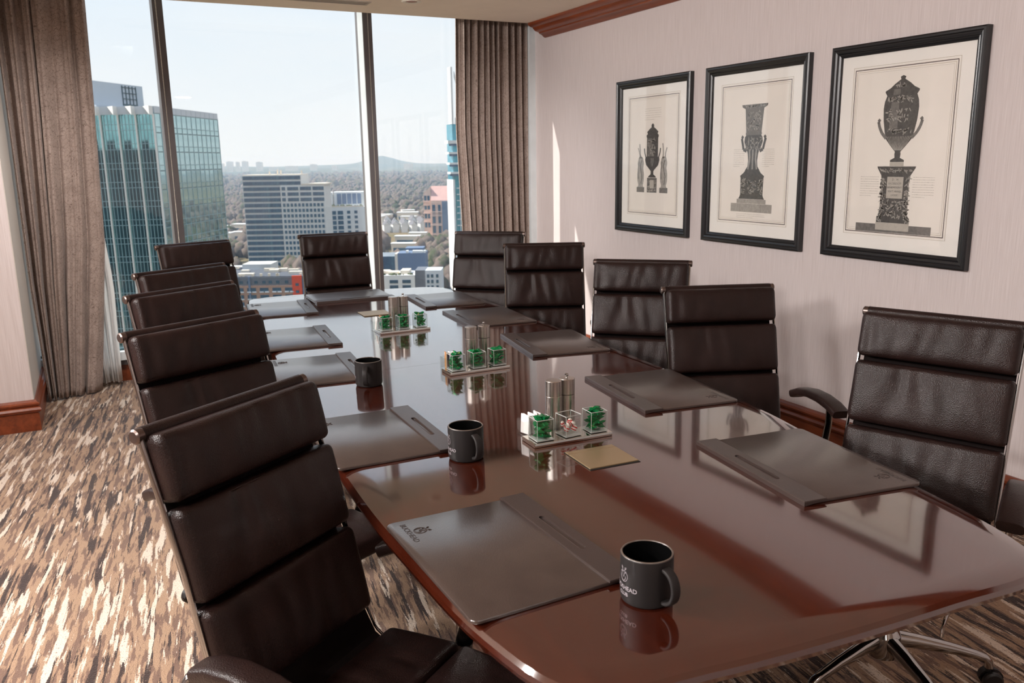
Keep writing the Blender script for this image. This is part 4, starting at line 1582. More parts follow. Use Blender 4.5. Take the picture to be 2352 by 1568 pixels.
def art_small(sheet, y):
    S = 1.0
    mb = MB()
    flat_strip(mb, [(0.034, -0.128), (0.030, -0.120), (0.012, -0.108), (0.012, -0.088), (0.022, -0.078), (0.052, -0.052), (0.062, -0.020), (0.060, -0.006), (0.048, 0.0), (0.048, 0.115), (0.052, 0.122), (0.052, 0.132), (0.042, 0.140), (0.048, 0.152), (0.026, 0.170), (0.010, 0.180), (0.012, 0.190), (0.006, 0.200), (0.0, 0.203)], y)
    for sx in (-1, 1):
        curl(mb, y - 0.0002, [(sx * 0.054, -0.005), (sx * 0.066, 0.025), (sx * 0.070, 0.052)], 0.004)
    mb.obj('urn_drawing', 'inkdark', sheet, smooth=False)
    mb = MB()
    flat(mb, [(-0.040, 0.002), (-0.006, 0.002), (-0.006, 0.114), (-0.040, 0.114)], y - 0.0004)
    flat_strip(mb, [(0.006, -0.060), (0.014, -0.030), (0.014, -0.008)], y - 0.0004)
    mb.obj('urn_light_side', 'inkmid', sheet, smooth=False)
    mb = MB()
    relief(mb, y - 0.0006, -0.008, 0.058, 0.030, 0.050, 46, 3)
    mb.obj('urn_relief', 'inklight', sheet, smooth=False)
    mb = MB()
    flat(mb, [(-0.042, -0.222), (0.042, -0.222), (0.042, -0.130), (-0.042, -0.130)], y)
    mb.obj('plinth_drawing', 'inkmid', sheet, smooth=False)
    mb = MB()
    flat(mb, [(-0.018, -0.196), (0.018, -0.196), (0.018, -0.144), (-0.018, -0.144)], y - 0.0005)
    relief(mb, y - 0.0006, 0.0, -0.21, 0.034, 0.005, 10, 9)
    relief(mb, y - 0.0006, -0.03, -0.17, 0.006, 0.03, 10, 19)
    relief(mb, y - 0.0006, 0.03, -0.17, 0.006, 0.03, 10, 29)
    mb.obj('plinth_panel', 'inkpale', sheet, smooth=False)
    for sx in (-1, 1):
        mb = MB()
        c = sx * 0.100
        flat(mb, [(c - 0.034, -0.222), (c + 0.034, -0.222), (c + 0.034, -0.190), (c - 0.034, -0.190)], y)
        mb.obj('side_plinth', 'inkmid', sheet, smooth=False)
        mb = MB()
        flat_strip(mb, [(0.026, -0.190), (0.020, -0.178), (0.028, -0.150), (0.030, -0.110), (0.022, -0.070), (0.028, -0.040), (0.020, -0.010), (0.012, 0.0)], y)
        mb.v = [(q[0] + c, q[1], q[2]) for q in mb.v]
        curl(mb, y, [(c - 0.008, -0.01), (c - 0.006, 0.03), (c - 0.012, 0.08)], 0.0045)
        curl(mb, y, [(c + 0.010, -0.01), (c + sx * 0.012, 0.02), (c + sx * 0.024, 0.055)], 0.004)
        mb.obj('side_figure', 'inklight', sheet, smooth=False)
        mb = MB()
        curl(mb, y - 0.0006, [(c - 0.02, -0.14), (c - 0.024, -0.08), (c - 0.014, -0.03)], 0.002)
        curl(mb, y - 0.0006, [(c + 0.006, -0.17), (c + 0.012, -0.12), (c - 0.004, -0.06), (c + 0.01, -0.02)], 0.0022)
        mb.obj('figure_shading', 'inkdark', sheet, smooth=False)
    text_block(sheet, y, -0.085, 0.085, 0.226, 0.292, 6, 4)


def art_middle(sheet, y):
    mb = MB()
    flat_strip(mb, [(0.098, 0.262), (0.094, 0.250), (0.070, 0.240), (0.066, 0.200), (0.058, 0.120), (0.062, 0.110), (0.058, 0.104)], y)
    mb.obj('vase_drawing', 'inkmid', sheet, smooth=False)
    mb = MB()
    relief(mb, y - 0.0006, 0.0, 0.178, 0.050, 0.048, 60, 21)
    relief(mb, y - 0.0006, 0.0, 0.252, 0.085, 0.003, 30, 23)
    mb.obj('vase_relief', 'inklight', sheet, smooth=False)
    mb = MB()
    flat_strip(mb, [(0.056, 0.104), (0.066, 0.094), (0.070, 0.070), (0.062, 0.050), (0.050, 0.030), (0.040, 0.010), (0.034, -0.030), (0.038, -0.060), (0.054, -0.078), (0.060, -0.090)], y)
    for sx in (-1, 1):
        curl(mb, y, [(sx * 0.050, 0.02), (sx * 0.074, 0.030), (sx * 0.082, 0.060), (sx * 0.090, 0.088), (sx * 0.080, 0.100)], 0.008)
    mb.obj('stem_drawing', 'inkdark', sheet, smooth=False)
    mb = MB()
    relief(mb, y - 0.0006, 0.0, 0.06, 0.06, 0.032, 46, 31)
    for dx in (-0.022, 0.0, 0.022):
        curl(mb, y - 0.0006, [(dx * 1.5, -0.075), (dx, -0.02), (dx * 1.2, 0.03)], 0.0045)
    mb.obj('stem_relief', 'inklight', sheet, smooth=False)
    mb = MB()
    flat_strip(mb, [(0.100, -0.232), (0.092, -0.222), (0.086, -0.210), (0.088, -0.120), (0.092, -0.110), (0.080, -0.102), (0.066, -0.094), (0.062, -0.088)], y)
    mb.obj('pedestal_drawing', 'inkdark', sheet, smooth=False)
    mb = MB()
    relief(mb, y - 0.0006, 0.0, -0.165, 0.030, 0.036, 40, 41)
    relief(mb, y - 0.0006, -0.066, -0.165, 0.014, 0.04, 26, 43)
    relief(mb, y - 0.0006, 0.066, -0.165, 0.014, 0.04, 26, 45)
    mb.obj('pedestal_relief', 'inklight', sheet, smooth=False)
    mb = MB()
    flat(mb, [(-0.112, -0.256), (0.112, -0.256), (0.112, -0.233), (-0.112, -0.233)], y)
    flat(mb, [(-0.158, -0.302), (0.158, -0.302), (0.158, -0.257), (-0.158, -0.257)], y)
    mb.obj('step_drawing', 'inklight', sheet, smooth=False)
    mb = MB()
    for x, z0, z1 in ((-0.085, -0.302, -0.257), (0.075, -0.302, -0.257), (-0.05, -0.256, -0.233), (0.055, -0.256, -0.233)):
        flat(mb, [(x, z0), (x + 0.0015, z0), (x + 0.0015, z1), (x, z1)], y - 0.0005)
    mb.obj('step_joint', 'inkmid', sheet, smooth=False)
    text_block(sheet, y, -0.150, -0.066, -0.06, 0.028, 10, 5)
    text_block(sheet, y, 0.072, 0.160, -0.06, 0.028, 10, 6)
    text_block(sheet, y, -0.11, 0.11, -0.333, -0.314, 3, 7)


def art_large(sheet, y):
    mb = MB()
    flat_strip(mb, [(0.036, -0.040), (0.036, -0.032), (0.014, -0.022), (0.016, -0.006), (0.014, 0.004), (0.040, 0.030), (0.066, 0.058), (0.076, 0.090), (0.078, 0.100), (0.086, 0.140), (0.090, 0.190), (0.086, 0.220), (0.076, 0.244), (0.086, 0.258), (0.086, 0.264), (0.060, 0.276), (0.040, 0.292), (0.020, 0.304), (0.010, 0.310), (0.014, 0.320), (0.0, 0.326)], y)
    mb.obj('urn_drawing', 'inkdark', sheet, smooth=False)
    mb = MB()
    for sx in (-1, 1):
        curl(mb, y - 0.0003, [(sx * 0.066, 0.062), (sx * 0.090, 0.086), (sx * 0.104, 0.110), (sx * 0.112, 0.136), (sx * 0.104, 0.146)], 0.007)
    mb.obj('urn_handle', 'inkmid', sheet, smooth=False)
    mb = MB()
    for z0, z1, w_ in ((0.104, 0.216, 0.036), (0.246, 0.270, 0.030)):
        flat(mb, [(-w_ * 1.5, z0), (-w_ * 0.3, z0), (-w_ * 0.3, z1), (-w_ * 1.4, z1)], y - 0.0004)
    mb.obj('urn_light_side', 'inkmid', sheet, smooth=False)
    mb = MB()
    relief(mb, y - 0.0006, -0.006, 0.226, 0.062, 0.010, 34, 51)
    relief(mb, y - 0.0006, -0.010, 0.158, 0.062, 0.026, 38, 53)
    relief(mb, y - 0.0006, 0.0, 0.092, 0.066, 0.008, 30, 55)
    for q in range(-7, 8):
        curl(mb, y - 0.0006, [(q * 0.0022, 0.010), (q * 0.0062, 0.040), (q * 0.0088, 0.070)], 0.0011)
    relief(mb, y - 0.0006, 0.0, 0.284, 0.030, 0.008, 12, 57)
    mb.obj('urn_relief', 'inklight', sheet, smooth=False)
    mb = MB()
    flat(mb, [(-0.036, -0.058), (0.036, -0.058), (0.036, -0.041), (-0.036, -0.041)], y)
    mb.obj('urn_foot', 'inkpale', sheet, smooth=False)
    mb = MB()
    flat_strip(mb, [(0.086, -0.306), (0.086, -0.284), (0.074, -0.272), (0.070, -0.140), (0.076, -0.098), (0.098, -0.066), (0.100, -0.059)], y)
    mb.obj('pedestal_drawing', 'inkdark', sheet, smooth=False)
    mb = MB()
    for sx in (-1, 1):
        relief(mb, y - 0.0006, sx * 0.064, -0.19, 0.012, 0.085, 50, 61 + sx)
        relief(mb, y - 0.0006, sx * 0.072, -0.29, 0.012, 0.010, 12, 71 + sx)
    relief(mb, y - 0.0006, 0.0, -0.246, 0.042, 0.036, 50, 65)
    relief(mb, y - 0.0006, 0.0, -0.078, 0.08, 0.004, 26, 67)
    mb.obj('pedestal_relief', 'inklight', sheet, smooth=False)
    mb = MB()
    flat(mb, [(-0.042, -0.198), (0.042, -0.198), (0.042, -0.104), (-0.042, -0.104)], y - 0.0005)
    pl = mb.obj('inscription_panel', 'inkpale', sheet, smooth=False)
    for i, s_ in enumerate(('D   M', 'SACERDOTI', 'BENEMERENTI', 'VIXIT ANNIS', 'LXXVI')):
        me = text_mesh(s_, 0.0125 if i else 0.014, 0.0001)
        me.materials.append(M('inkmid'))
        o = link('inscription_line', me, sheet, (0, y - 0.0009, -0.121 - 0.0168 * i), (PI / 2, 0, 0))
    mb = MB()
    flat(mb, [(-0.198, -0.362), (0.198, -0.362), (0.198, -0.326), (-0.198, -0.326)], y - 0.0001)
    mb.v = [(q[0], q[1], q[2] + 0.012) for q in mb.v]
    mb.obj('ground_drawing', 'inkmid', sheet, smooth=False)
    mb = MB()
    flat(mb, [(-0.088, -0.340), (0.088, -0.340), (0.088, -0.306), (-0.088, -0.306)], y - 0.0006)
    mb.obj('plinth_drawing', 'inkpale', sheet, smooth=False)
    text_block(sheet, y, -0.188, -0.086, -0.190, -0.106, 9, 8, 'inkpale')
    text_block(sheet, y, 0.090, 0.196, -0.190, -0.106, 9, 9, 'inkpale')


def art_large_caption(sheet, y):
    art_large(sheet, y)


def art_small_wide(sheet, y):
    before = set(sheet.children)
    art_small(sheet, y)
    for o in sheet.children:
        if o not in before and o.name.split('.')[0] != 'text_block':
            o.scale = (1.22, 1, 1.0)


framed_print((4.04 + 4.806) / 2, 'black-framed print of a lidded urn between two kneeling figures, leftmost on the wall', art_small_wide)
framed_print((3.132 + 3.906) / 2, 'black-framed print of a tall flared vase on a stepped pedestal, middle of three', art_middle)
framed_print((2.228 + 2.994) / 2, 'black-framed print of a two-handled lidded urn on an inscribed pedestal, nearest of three', art_large)

# ================================================================== city outside
GZ = -80.0
o = struct(MB().add([(-9000, -9000, GZ), (9000, -9000, GZ), (9000, 9000, GZ), (-9000, 9000, GZ)], [(0, 1, 2, 3)]).obj('ground', 'ground', smooth=False))
# the tower this room belongs to (seen in the mirrored facades)
mb = MB()
mb.bx(-34, 14, -30, 6.0, GZ, -0.15)
mb.bx(-34, 14, -30, 6.0, 3.2, 16)
mb.bx(-34, -4.4, -30, 6.0, -0.15, 3.2)
mb.bx(3.4, 14, -30, 6.0, -0.15, 3.2)
own = struct(mb.obj('exterior_tower', 'ownglass', smooth=False))
mb = MB()
for q in range(24):
    z = -78 + q * 4.0
    if z > -1 and z < 4:
        continue
    mb.bx(-34, 14, 6.0, 6.12, z, z + 0.25)
for q in range(17):
    mb.bx(-34 + q * 3.0, -33.88 + q * 3.0, 6.0, 6.12, GZ, -0.3)
mb.obj('facade_grid', 'towerline', own, smooth=False)

nb = thing('dark_glass_tower', 'dark glass tower standing off to the left, mirrored in the scalloped bays', 'building', (-190, 20, 0), -0.72)
MB().bx(-110, 90, -20, 20, GZ, 9).obj('body', 'ownglass', nb, smooth=False)
MB().bx(-60, 20, -14, 14, 9, 13).obj('plant_room', 'ownglass', nb, smooth=False)

# hills on the horizon
def hill(x0, y0, x1, y1, prof, depth, mat='hills'):
    a, b = Vector((x0, y0)), Vector((x1, y1))
    d = (b - a)
    nrm = Vector((-d.y, d.x)).normalized()
    vs, fs = [], []
    n = 70
    for i in range(n + 1):
        t = i / n
        p = a + d * t
        h = prof(t)
        for k, (off, f) in enumerate(((0, 0), (0.3, 0.75), (0.55, 1.0), (0.8, 0.8), (1, 0))):
            q = p + nrm * (off * depth)
            vs.append((q.x, q.y, GZ - 1 + (h + 1) * f))
    for i in range(n):
        for k in range(4):
            fs.append((i * 5 + k, (i + 1) * 5 + k, (i + 1) * 5 + k + 1, i * 5 + k + 1))
    return struct(MB().add(vs, fs).obj('hill', mat, ang=3))


hill(-600, 6600, 4200, 4600, lambda t: 44 + 16 * math.sin(9 * t + 0.6) + 9 * math.sin(23 * t) + 6 * math.sin(51 * t), 1800)
hill(-200, 8300, 5200, 6100, lambda t: 64 + 14 * math.sin(7 * t + 2) + 8 * math.sin(19 * t) + 78 * math.exp(-((t - 0.452) / 0.030) ** 2) + 16 * math.exp(-((t - 0.49) / 0.03) ** 2), 2200)
hill(200, 4300, 3400, 2900, lambda t: 14 + 7 * math.sin(11 * t) + 5 * math.sin(31 * t + 1), 900)

# woodland: uncountable crowns
def woodland(name, label, n, rmin, rmax, az0, az1, size, seed, clear):
    r = np.random.default_rng(seed)
    ico = bmesh.new()
    bmesh.ops.create_icosphere(ico, subdivisions=1, radius=1.0)
    ico.verts.index_update()
    bv = np.array([v.co[:] for v in ico.verts])
    bf = np.array([[v.index for v in f.verts] for f in ico.faces])
    ico.free()
    u = r.random(n * 3)
    rad = np.sqrt(rmin ** 2 + (rmax ** 2 - rmin ** 2) * u ** 1.35)
    az = np.radians(az0 + (az1 - az0) * r.random(n * 3))
    x, y = rad * np.sin(az), rad * np.cos(az)
    ok = np.ones(len(x), bool)
    for (cx, cy, cr, cq) in clear:
        ang = math.radians(-27)
        dx, dy = x - cx, y - cy
        lx = dx * math.cos(ang) + dy * math.sin(ang)
        ly = -dx * math.sin(ang) + dy * math.cos(ang)
        ok &= ~((np.abs(lx) < cr) & (np.abs(ly) < cq))
    # open patches
    ok &= ~((np.sin(x * 0.011 + 1.3) * np.sin(y * 0.009 + 0.4) > 0.72) & (rad < 1700))
    x, y = x[ok][:n], y[ok][:n]
    n = len(x)
    s = size * (0.6 + 0.8 * r.random(n))
    hz = s * (0.8 + 0.7 * r.random(n))
    rot = r.random(n) * 6.28
    c, si = np.cos(rot)[:, None], np.sin(rot)[:, None]
    jit = 1 + 0.35 * (r.random((n, len(bv))) - 0.5)
    vx = (bv[None, :, 0] * c - bv[None, :, 1] * si) * jit * s[:, None] + x[:, None]
    vy = (bv[None, :, 0] * si + bv[None, :, 1] * c) * jit * s[:, None] + y[:, None]
    vz = (bv[None, :, 2] * jit) * hz[:, None] + (GZ + hz * 0.75)[:, None]
    V = np.stack([vx, vy, vz], -1).reshape(-1, 3)
    F = (bf[None] + (np.arange(n) * len(bv))[:, None, None]).reshape(-1, 3)
    me = bpy.data.meshes.new(name)
    me.vertices.add(len(V))
    me.vertices.foreach_set('co', V.astype(np.float32).ravel())
    me.loops.add(F.size)
    me.loops.foreach_set('vertex_index', F.astype(np.int32).ravel())
    me.polygons.add(len(F))
    me.polygons.foreach_set('loop_start', np.arange(0, F.size, 3, dtype=np.int32))
    me.update()
    me.validate()
    me.materials.append(M('trees'))
    o = link(name, me)
    return stuff(o, label, 'woodland')


CLEAR = [(129, 640, 40, 22), (186, 676, 24, 24), (62, 352, 26, 22), (340, 850, 26, 26), (160, 440, 34, 30), (112, 314, 26, 18), (325, 900, 52, 105), (92, 690, 22, 75), (66, 470, 22, 40), (15, 208, 30, 30), (170, 400, 16, 20), (380, 1090, 50, 20)]
RC = math.radians(-26.5)


def local(x, y, z=0.0, a=RC):
    """x along the facade, y away from the viewer's side, z up"""
    return (x, y, z), a


def city(name, label, x, y, a=RC, group=None, cat='building'):
    return thing(name, label, cat, (x, y, 0), a, group)


def rep(name, me, mat, parent, locs):
    for l in locs:
        link(name, me, parent, l)


def unit_box(name, w_, d_, h_, mat):
    me = MB().box((0, 0, 0), (w_, d_, h_)).mesh(name)
    me.materials.append(M(mat))
    return me


# ---- mirrored tower on the left
def left_tower():
    K = Vector((13.6, 190.3))
    u = Vector((0.515, 0.857))
    ins = Vector((-0.857, 0.515))
    t = thing('glass_office_tower', 'tall teal mirrored office tower with white crown fins at the left', 'building', (0, 0, 0))
    E_ = K + u * 30.7
    bays = 4
    wv = Vector((-0.894, 0.447))
    Lw = K + wv * (3.62 * bays)
    poly = [tuple(K), tuple(E_), tuple(E_ + ins * 24), tuple(Lw + ins * 22 + u * 6), tuple(Lw)]
    MB().prism(list(reversed(poly)), GZ, 12.9).obj('core', 'towerdark', t, smooth=False)
    # flat facade: panes in a mullion grid; one tall pane and one short spandrel per floor
    cols, pitch, w_ = 13, 3.85, 30.7 / 13
    nrm = -ins
    base_rot = math.atan2(u.y, u.x)
    rr = random.Random(4)
    tall = unit_box('pane', w_ - 0.16, 0.10, 2.55, 'towerglass')
    short = unit_box('pane', w_ - 0.16, 0.10, 0.98, 'towerglass')
    floors = 9
    zt = 11.7
    for f in range(floors):
        for c in range(cols):
            p = K + u * (w_ * (c + 0.5)) + nrm * 0.10
            for me, zc in ((tall, zt - f * pitch - 1.30), (short, zt - f * pitch - 2.66 - 0.52)):
                o = link('pane', me, t, (p.x, p.y, zc), (rr.gauss(0, 0.004), 0, base_rot + rr.gauss(0, 0.004)))
    mb = MB()
    zb = zt - floors * pitch
    T = Matrix.Translation((K.x, K.y, 0)) @ Matrix.Rotation(base_rot, 4, 'Z')
    for c in range(cols + 1):
        mb.bx(w_ * c - 0.07, w_ * c + 0.07, -0.22, -0.02, zb, 12.0, T)
    for f in range(floors + 1):
        for dz in (0.0, -2.60):
            z = zt - f * pitch + dz
            if z > zb - 0.3:
                mb.bx(0, 30.7, -0.2, -0.02, z - 0.06, z + 0.06, T)
    mb.obj('mullion_grid', 'towerline', t, smooth=False)
    MB().bx(0, 30.7, -0.12, -0.02, GZ, zb, T).obj('lower_glass', 'towerglass', t, smooth=False)
    me = unit_box('parapet_panel', w_ - 0.15, 0.3, 1.35, 'towergrey')
    for c in range(cols):
        p = K + u * (w_ * (c + 0.5)) + nrm * 0.1
        link('parapet_panel', me, t, (p.x, p.y, 12.5), (0, 0, base_rot))
    # scalloped bays
    br = math.atan2(wv.y, wv.x)
    for b in range(bays):
        o0 = K + wv * (3.62 * b)
        Tb = Matrix.Translation((o0.x, o0.y, 0)) @ Matrix.Rotation(br, 4, 'Z')      # local +x runs left, local +y faces the viewer
        pts = [(3.62 * q / 10, 0.12 + 0.16 * math.sin(PI * q / 10) ** 0.8) for q in range(11)]
        vs = [(x, y, z) for z in (GZ, 11.55) for x, y in pts]
        fs = [(i, i + 1, i + 12, i + 11) for i in range(10)]
        MB().add(vs, fs, Tb).obj('bay_glass', 'bayglass', t, ang=3)
        mb = MB()
        for q in (2, 4, 6, 8):
            x, y = pts[q]
            mb.bx(x - 0.045, x + 0.045, y, y + 0.10, -40, 11.55, Tb)
        for f in range(14):
            for dz in (0.0, -1.15):
                z = 9.6 - f * 3.85 + dz
                for q in range(10):
                    (x0, y0), (x1, y1) = pts[q], pts[q + 1]
                    mb.add([(x0, y0 + 0.09, z - 0.05), (x1, y1 + 0.09, z - 0.05), (x1, y1 + 0.09, z + 0.05), (x0, y0 + 0.09, z + 0.05), (x0, y0, z - 0.05), (x1, y1, z - 0.05), (x1, y1, z + 0.05), (x0, y0, z + 0.05)],
                           [(0, 1, 2, 3), (3, 2, 6, 7), (1, 0, 4, 5)], Tb)
        mb.obj('bay_grid', 'towerline', t, smooth=False)
        MB().bx(-0.13, 0.13, 0, 0.55, -40, 11.6, Tb).obj('rib', 'towerwhite', t, smooth=False)
        # parapet and sunlit fin
        MB().bx(0, 3.62, -0.2, 0.25, 11.55, 13.15, Tb).obj('parapet_panel', 'towergrey', t, smooth=False)
        vs = [(0.0, 2.1, 13.15), (0.0, 2.1, 11.4), (1.95, 0.26, 13.15), (0.0, 0.2, 13.15), (0.0, 0.2, 11.4)]
        fs = [(0, 1, 2), (3, 0, 2), (0, 3, 4, 1), (1, 4, 2), (3, 2, 4)]
        MB().add(vs, fs, Tb).obj('crown_fin', 'towerwhite', t, smooth=False)
    # penthouse with louvres
    A, B = Vector((1.4, 197.6)), Vector((13.4, 212.4))
    d = (B - A).normalized()
    ln = (B - A).length
    Tp = Matrix.Translation((A.x, A.y, 0)) @ Matrix.Rotation(math.atan2(d.y, d.x), 4, 'Z')
    ph = MB().bx(0, ln, 0, 10, 12.5, 18.7, Tp).obj('penthouse', 'towergrey', t, smooth=False)
    mb = MB()
    for q in range(5):
        mb.bx(ln - 7.2 + q * 1.15, ln - 7.08 + q * 1.15, -0.2, 0, 14.2, 18.4, Tp)
    for z in (14.2, 15.6, 16.8, 18.0):
        mb.bx(ln - 7.2, ln - 2.4, -0.2, 0, z, z + (0.35 if z < 15 else 0.12), Tp)
    mb.obj('louvre_frame', 'towerdark', ph, smooth=False)
    MB().bx(0.2, 2.2, 1, 3, 18.7, 19.6, Tp).obj('roof_unit', 'towerdark', ph, smooth=False)
    MB().bx(0, 14.5, -2.5, 0, 12.9, 13.6, Tp).obj('roof_kerb', 'towergrey', t, smooth=False)


left_tower()


# ---- stepped office block
def office_block():
    t = city('stepped_office_block', 'grey stepped office block with ribbon windows, rising over the far chairs', 102.6, 652.9)
    P0 = 4.0
    left = MB().bx(0, 43.5, 0.4, 26, GZ, -7.4).obj('left_wing', 'concrete', t, smooth=False)
    right = MB().bx(28, 60.2, 0, 24, GZ, -14.6).obj('right_wing', 'concrete', t, smooth=False)
    MB().bx(0.5, 43, 0.6, 25.5, -7.4, -6.8).obj('roof_edge', 'cream', left, smooth=False)
    MB().bx(43.5, 61.5, -0.4, 23, -14.6, -13.6).obj('roof_edge', 'cream', right, smooth=False)
    for x, h in ((18, 2.2), (24, 3.4), (26.5, 3.0), (42, 2.6)):
        MB().bx(x, x + 0.8, 8, 9, -6.8, -6.8 + h).obj('roof_mast', 'cream', left, smooth=False)
    long_ = unit_box('ribbon_window', 42.6, 0.5, 2.6, 'officeglass')
    half = unit_box('ribbon_window', 27.2, 0.5, 2.6, 'officeglass')
    for k_ in range(17):
        z = -9.2 - k_ * P0
        if k_ < 2:
            link('ribbon_window', long_, t, (21.8, 0.32, z))
        else:
            link('ribbon_window', half, t, (14.0, 0.32, z))
    mb = MB()
    for q in range(26):
        mb.bx(0.6 + q * 1.06, 0.7 + q * 1.06, 0.02, 0.06, GZ, -7.6)
    mb.obj('window_divider', 'greywall', t, smooth=False)
    big = unit_box('window', 8.2, 0.5, 2.5, 'officeglass')
    nar = unit_box('window', 2.6, 0.5, 2.5, 'officeglass')
    for k_ in range(3):
        z = -17.2 - k_ * P0
        link('window', nar, t, (30.2, -0.06, z))
        for x in (37.2, 46.6, 56.0):
            link('window', big, t, (x, -0.06, z))
    sm = unit_box('window', 1.75, 0.5, 2.35, 'officeglass')
    for k_ in range(13):
        for c in range(11):
            link('window', sm, t, (30.0 + c * 2.83, -0.06, -29.2 - k_ * P0))
    return t


office_block()


def white_block():
    t = city('white_hotel_block', 'white block with roof garden, half hidden behind the right window mullion', 168.8, 683.0, RC + 0.16)
    MB().bx(0, 7.8, 4, 22, GZ, -22.6).obj('left_slab', 'whitewall', t, smooth=False)
    MB().bx(9, 34, 12, 26, GZ, -22.6).obj('rear_slab', 'whitewall', t, smooth=False)
    fr = MB().bx(4.2, 33.5, -4, 12, GZ, -34.2).obj('front_slab', 'whitewall', t, smooth=False)
    MB().bx(31, 34, 8, 12.5, -34, -22.6).obj('corner_pier', 'whitewall', t, smooth=False)
    glz = unit_box('rear_glazing', 3.4, 0.4, 8.5, 'bluecladding')
    for c in range(5):
        link('rear_glazing', glz, t, (13 + c * 4.1, 11.9, -28.2))
    r = random.Random(8)
    mb = MB()
    for q in range(26):
        mb.sphere((r.uniform(6, 32), r.uniform(-3, 8), -34.0 + r.uniform(0, 0.8)), r.uniform(0.6, 1.5), 6, 4)
    stuff(mb.obj('roof_garden', 'plants', t, smooth=False))
    MB().bx(5, 33, -3.9, -3.7, -34.2, -33.2).obj('parapet', 'cream', t, smooth=False)
    bal = unit_box('window', 4.3, 0.4, 3.0, 'officeglass')
    sq = unit_box('window', 2.5, 0.4, 2.3, 'officeglass')
    for k_ in range(7):
        z = -38.6 - k_ * 4.0
        for x in (8.4, 14.0):
            link('window', bal, t, (x, -4.1, z))
        for x in (20.6, 26.4):
            link('window', sq, t, (x, -4.1, z + 0.3))


white_block()


def flats():
    t = city('brick_apartment_block', 'low grey and tan apartment block with an orange bay behind the table end', 45.8, 353.1)
    MB().bx(-4, 46, 0, 24, GZ, -43.6).obj('body', 'greywall', t, smooth=False)
    MB().bx(-4, 27.2, -0.35, 0, GZ, -46.9).obj('brick_front', 'tanbrick', t, smooth=False)
    MB().bx(27.2, 31.0, -0.9, 0, GZ, -43.0).obj('orange_bay', 'orange', t, smooth=False)
    MB().bx(31.2, 46, -0.35, 0, GZ, -44.5).obj('white_front', 'bluecladding', t, smooth=False)
    MB().bx(-3.6, 45.6, 0.4, 23.6, -43.6, -43.3).obj('roof', 'darkroof', t, smooth=False)
    sm = unit_box('window', 1.3, 0.3, 1.1, 'officeglass')
    for q, x in enumerate((-1.0, 2.6, 6.4, 9.4, 12.4, 15.6, 18.2, 21.2, 24.8)):
        link('window', sm, t, (x, -0.05, -45.6))
    wd_ = unit_box('window', 3.5, 0.3, 1.75, 'officeglass')
    bl = unit_box('balcony_rail', 1.6, 0.5, 0.5, 'towergrey')
    for k_ in range(6):
        for q in range(6):
            x = -1.6 + q * 5.1
            z = -48.7 - k_ * 2.9
            if x < 26:
                link('window', wd_, t, (x + 1.9, -0.4, z))
                link('balcony_rail', bl, t, (x + 0.9, -0.65, z - 0.8))
                link('balcony_rail', bl, t, (x + 3.0, -0.65, z - 0.8))
        link('window', sm, t, (29.2, -0.95, -46.6 - k_ * 2.9))
        link('window', wd_, t, (34.2, -0.4, -46.6 - k_ * 2.9))
    for x in (4.6, 9.4):
        MB().bx(x, x + 0.75, -0.75, -0.35, GZ, -43.2).obj('pilaster', 'bluecladding', t, smooth=False)
    r = random.Random(3)
    for q in range(16):
        w_, d_ = r.uniform(3, 6.5), r.uniform(1.5, 3)
        x, y = r.uniform(0, 38), r.uniform(2, 20)
        MB().bx(x, x + w_, y, y + d_, -43.3, -43.3 + r.uniform(0.5, 1.4)).obj('roof_unit', 'cream', t, smooth=False)
    for q in range(12):
        x = r.uniform(0, 34)
        MB().bx(x, x + 0.9, 0.6, 1.5, -43.3, -42.2).obj('roof_unit', 'cream', t, smooth=False)
    t2 = city('pale_rooftop_building', 'pale flat-roofed building behind the apartment block roof', 45.0, 397.0)
    MB().bx(-8, 22, 0, 14, GZ, -46.0).obj('body', 'bluecladding', t2, smooth=False)
    MB().bx(14, 27, 3, 15, GZ, -43.2).obj('stair_block', 'concrete', t2, smooth=False)
    MB().bx(-7, 12, 2, 12, -46.0, -45.3).obj('roof_deck', 'darkroof', t2, smooth=False)
    for q in range(6):
        x = r.uniform(-7, 10)
        MB().bx(x, x + r.uniform(2, 6), 3, 6, -45.3, -44.2).obj('roof_unit', 'cream', t2, smooth=False)


flats()


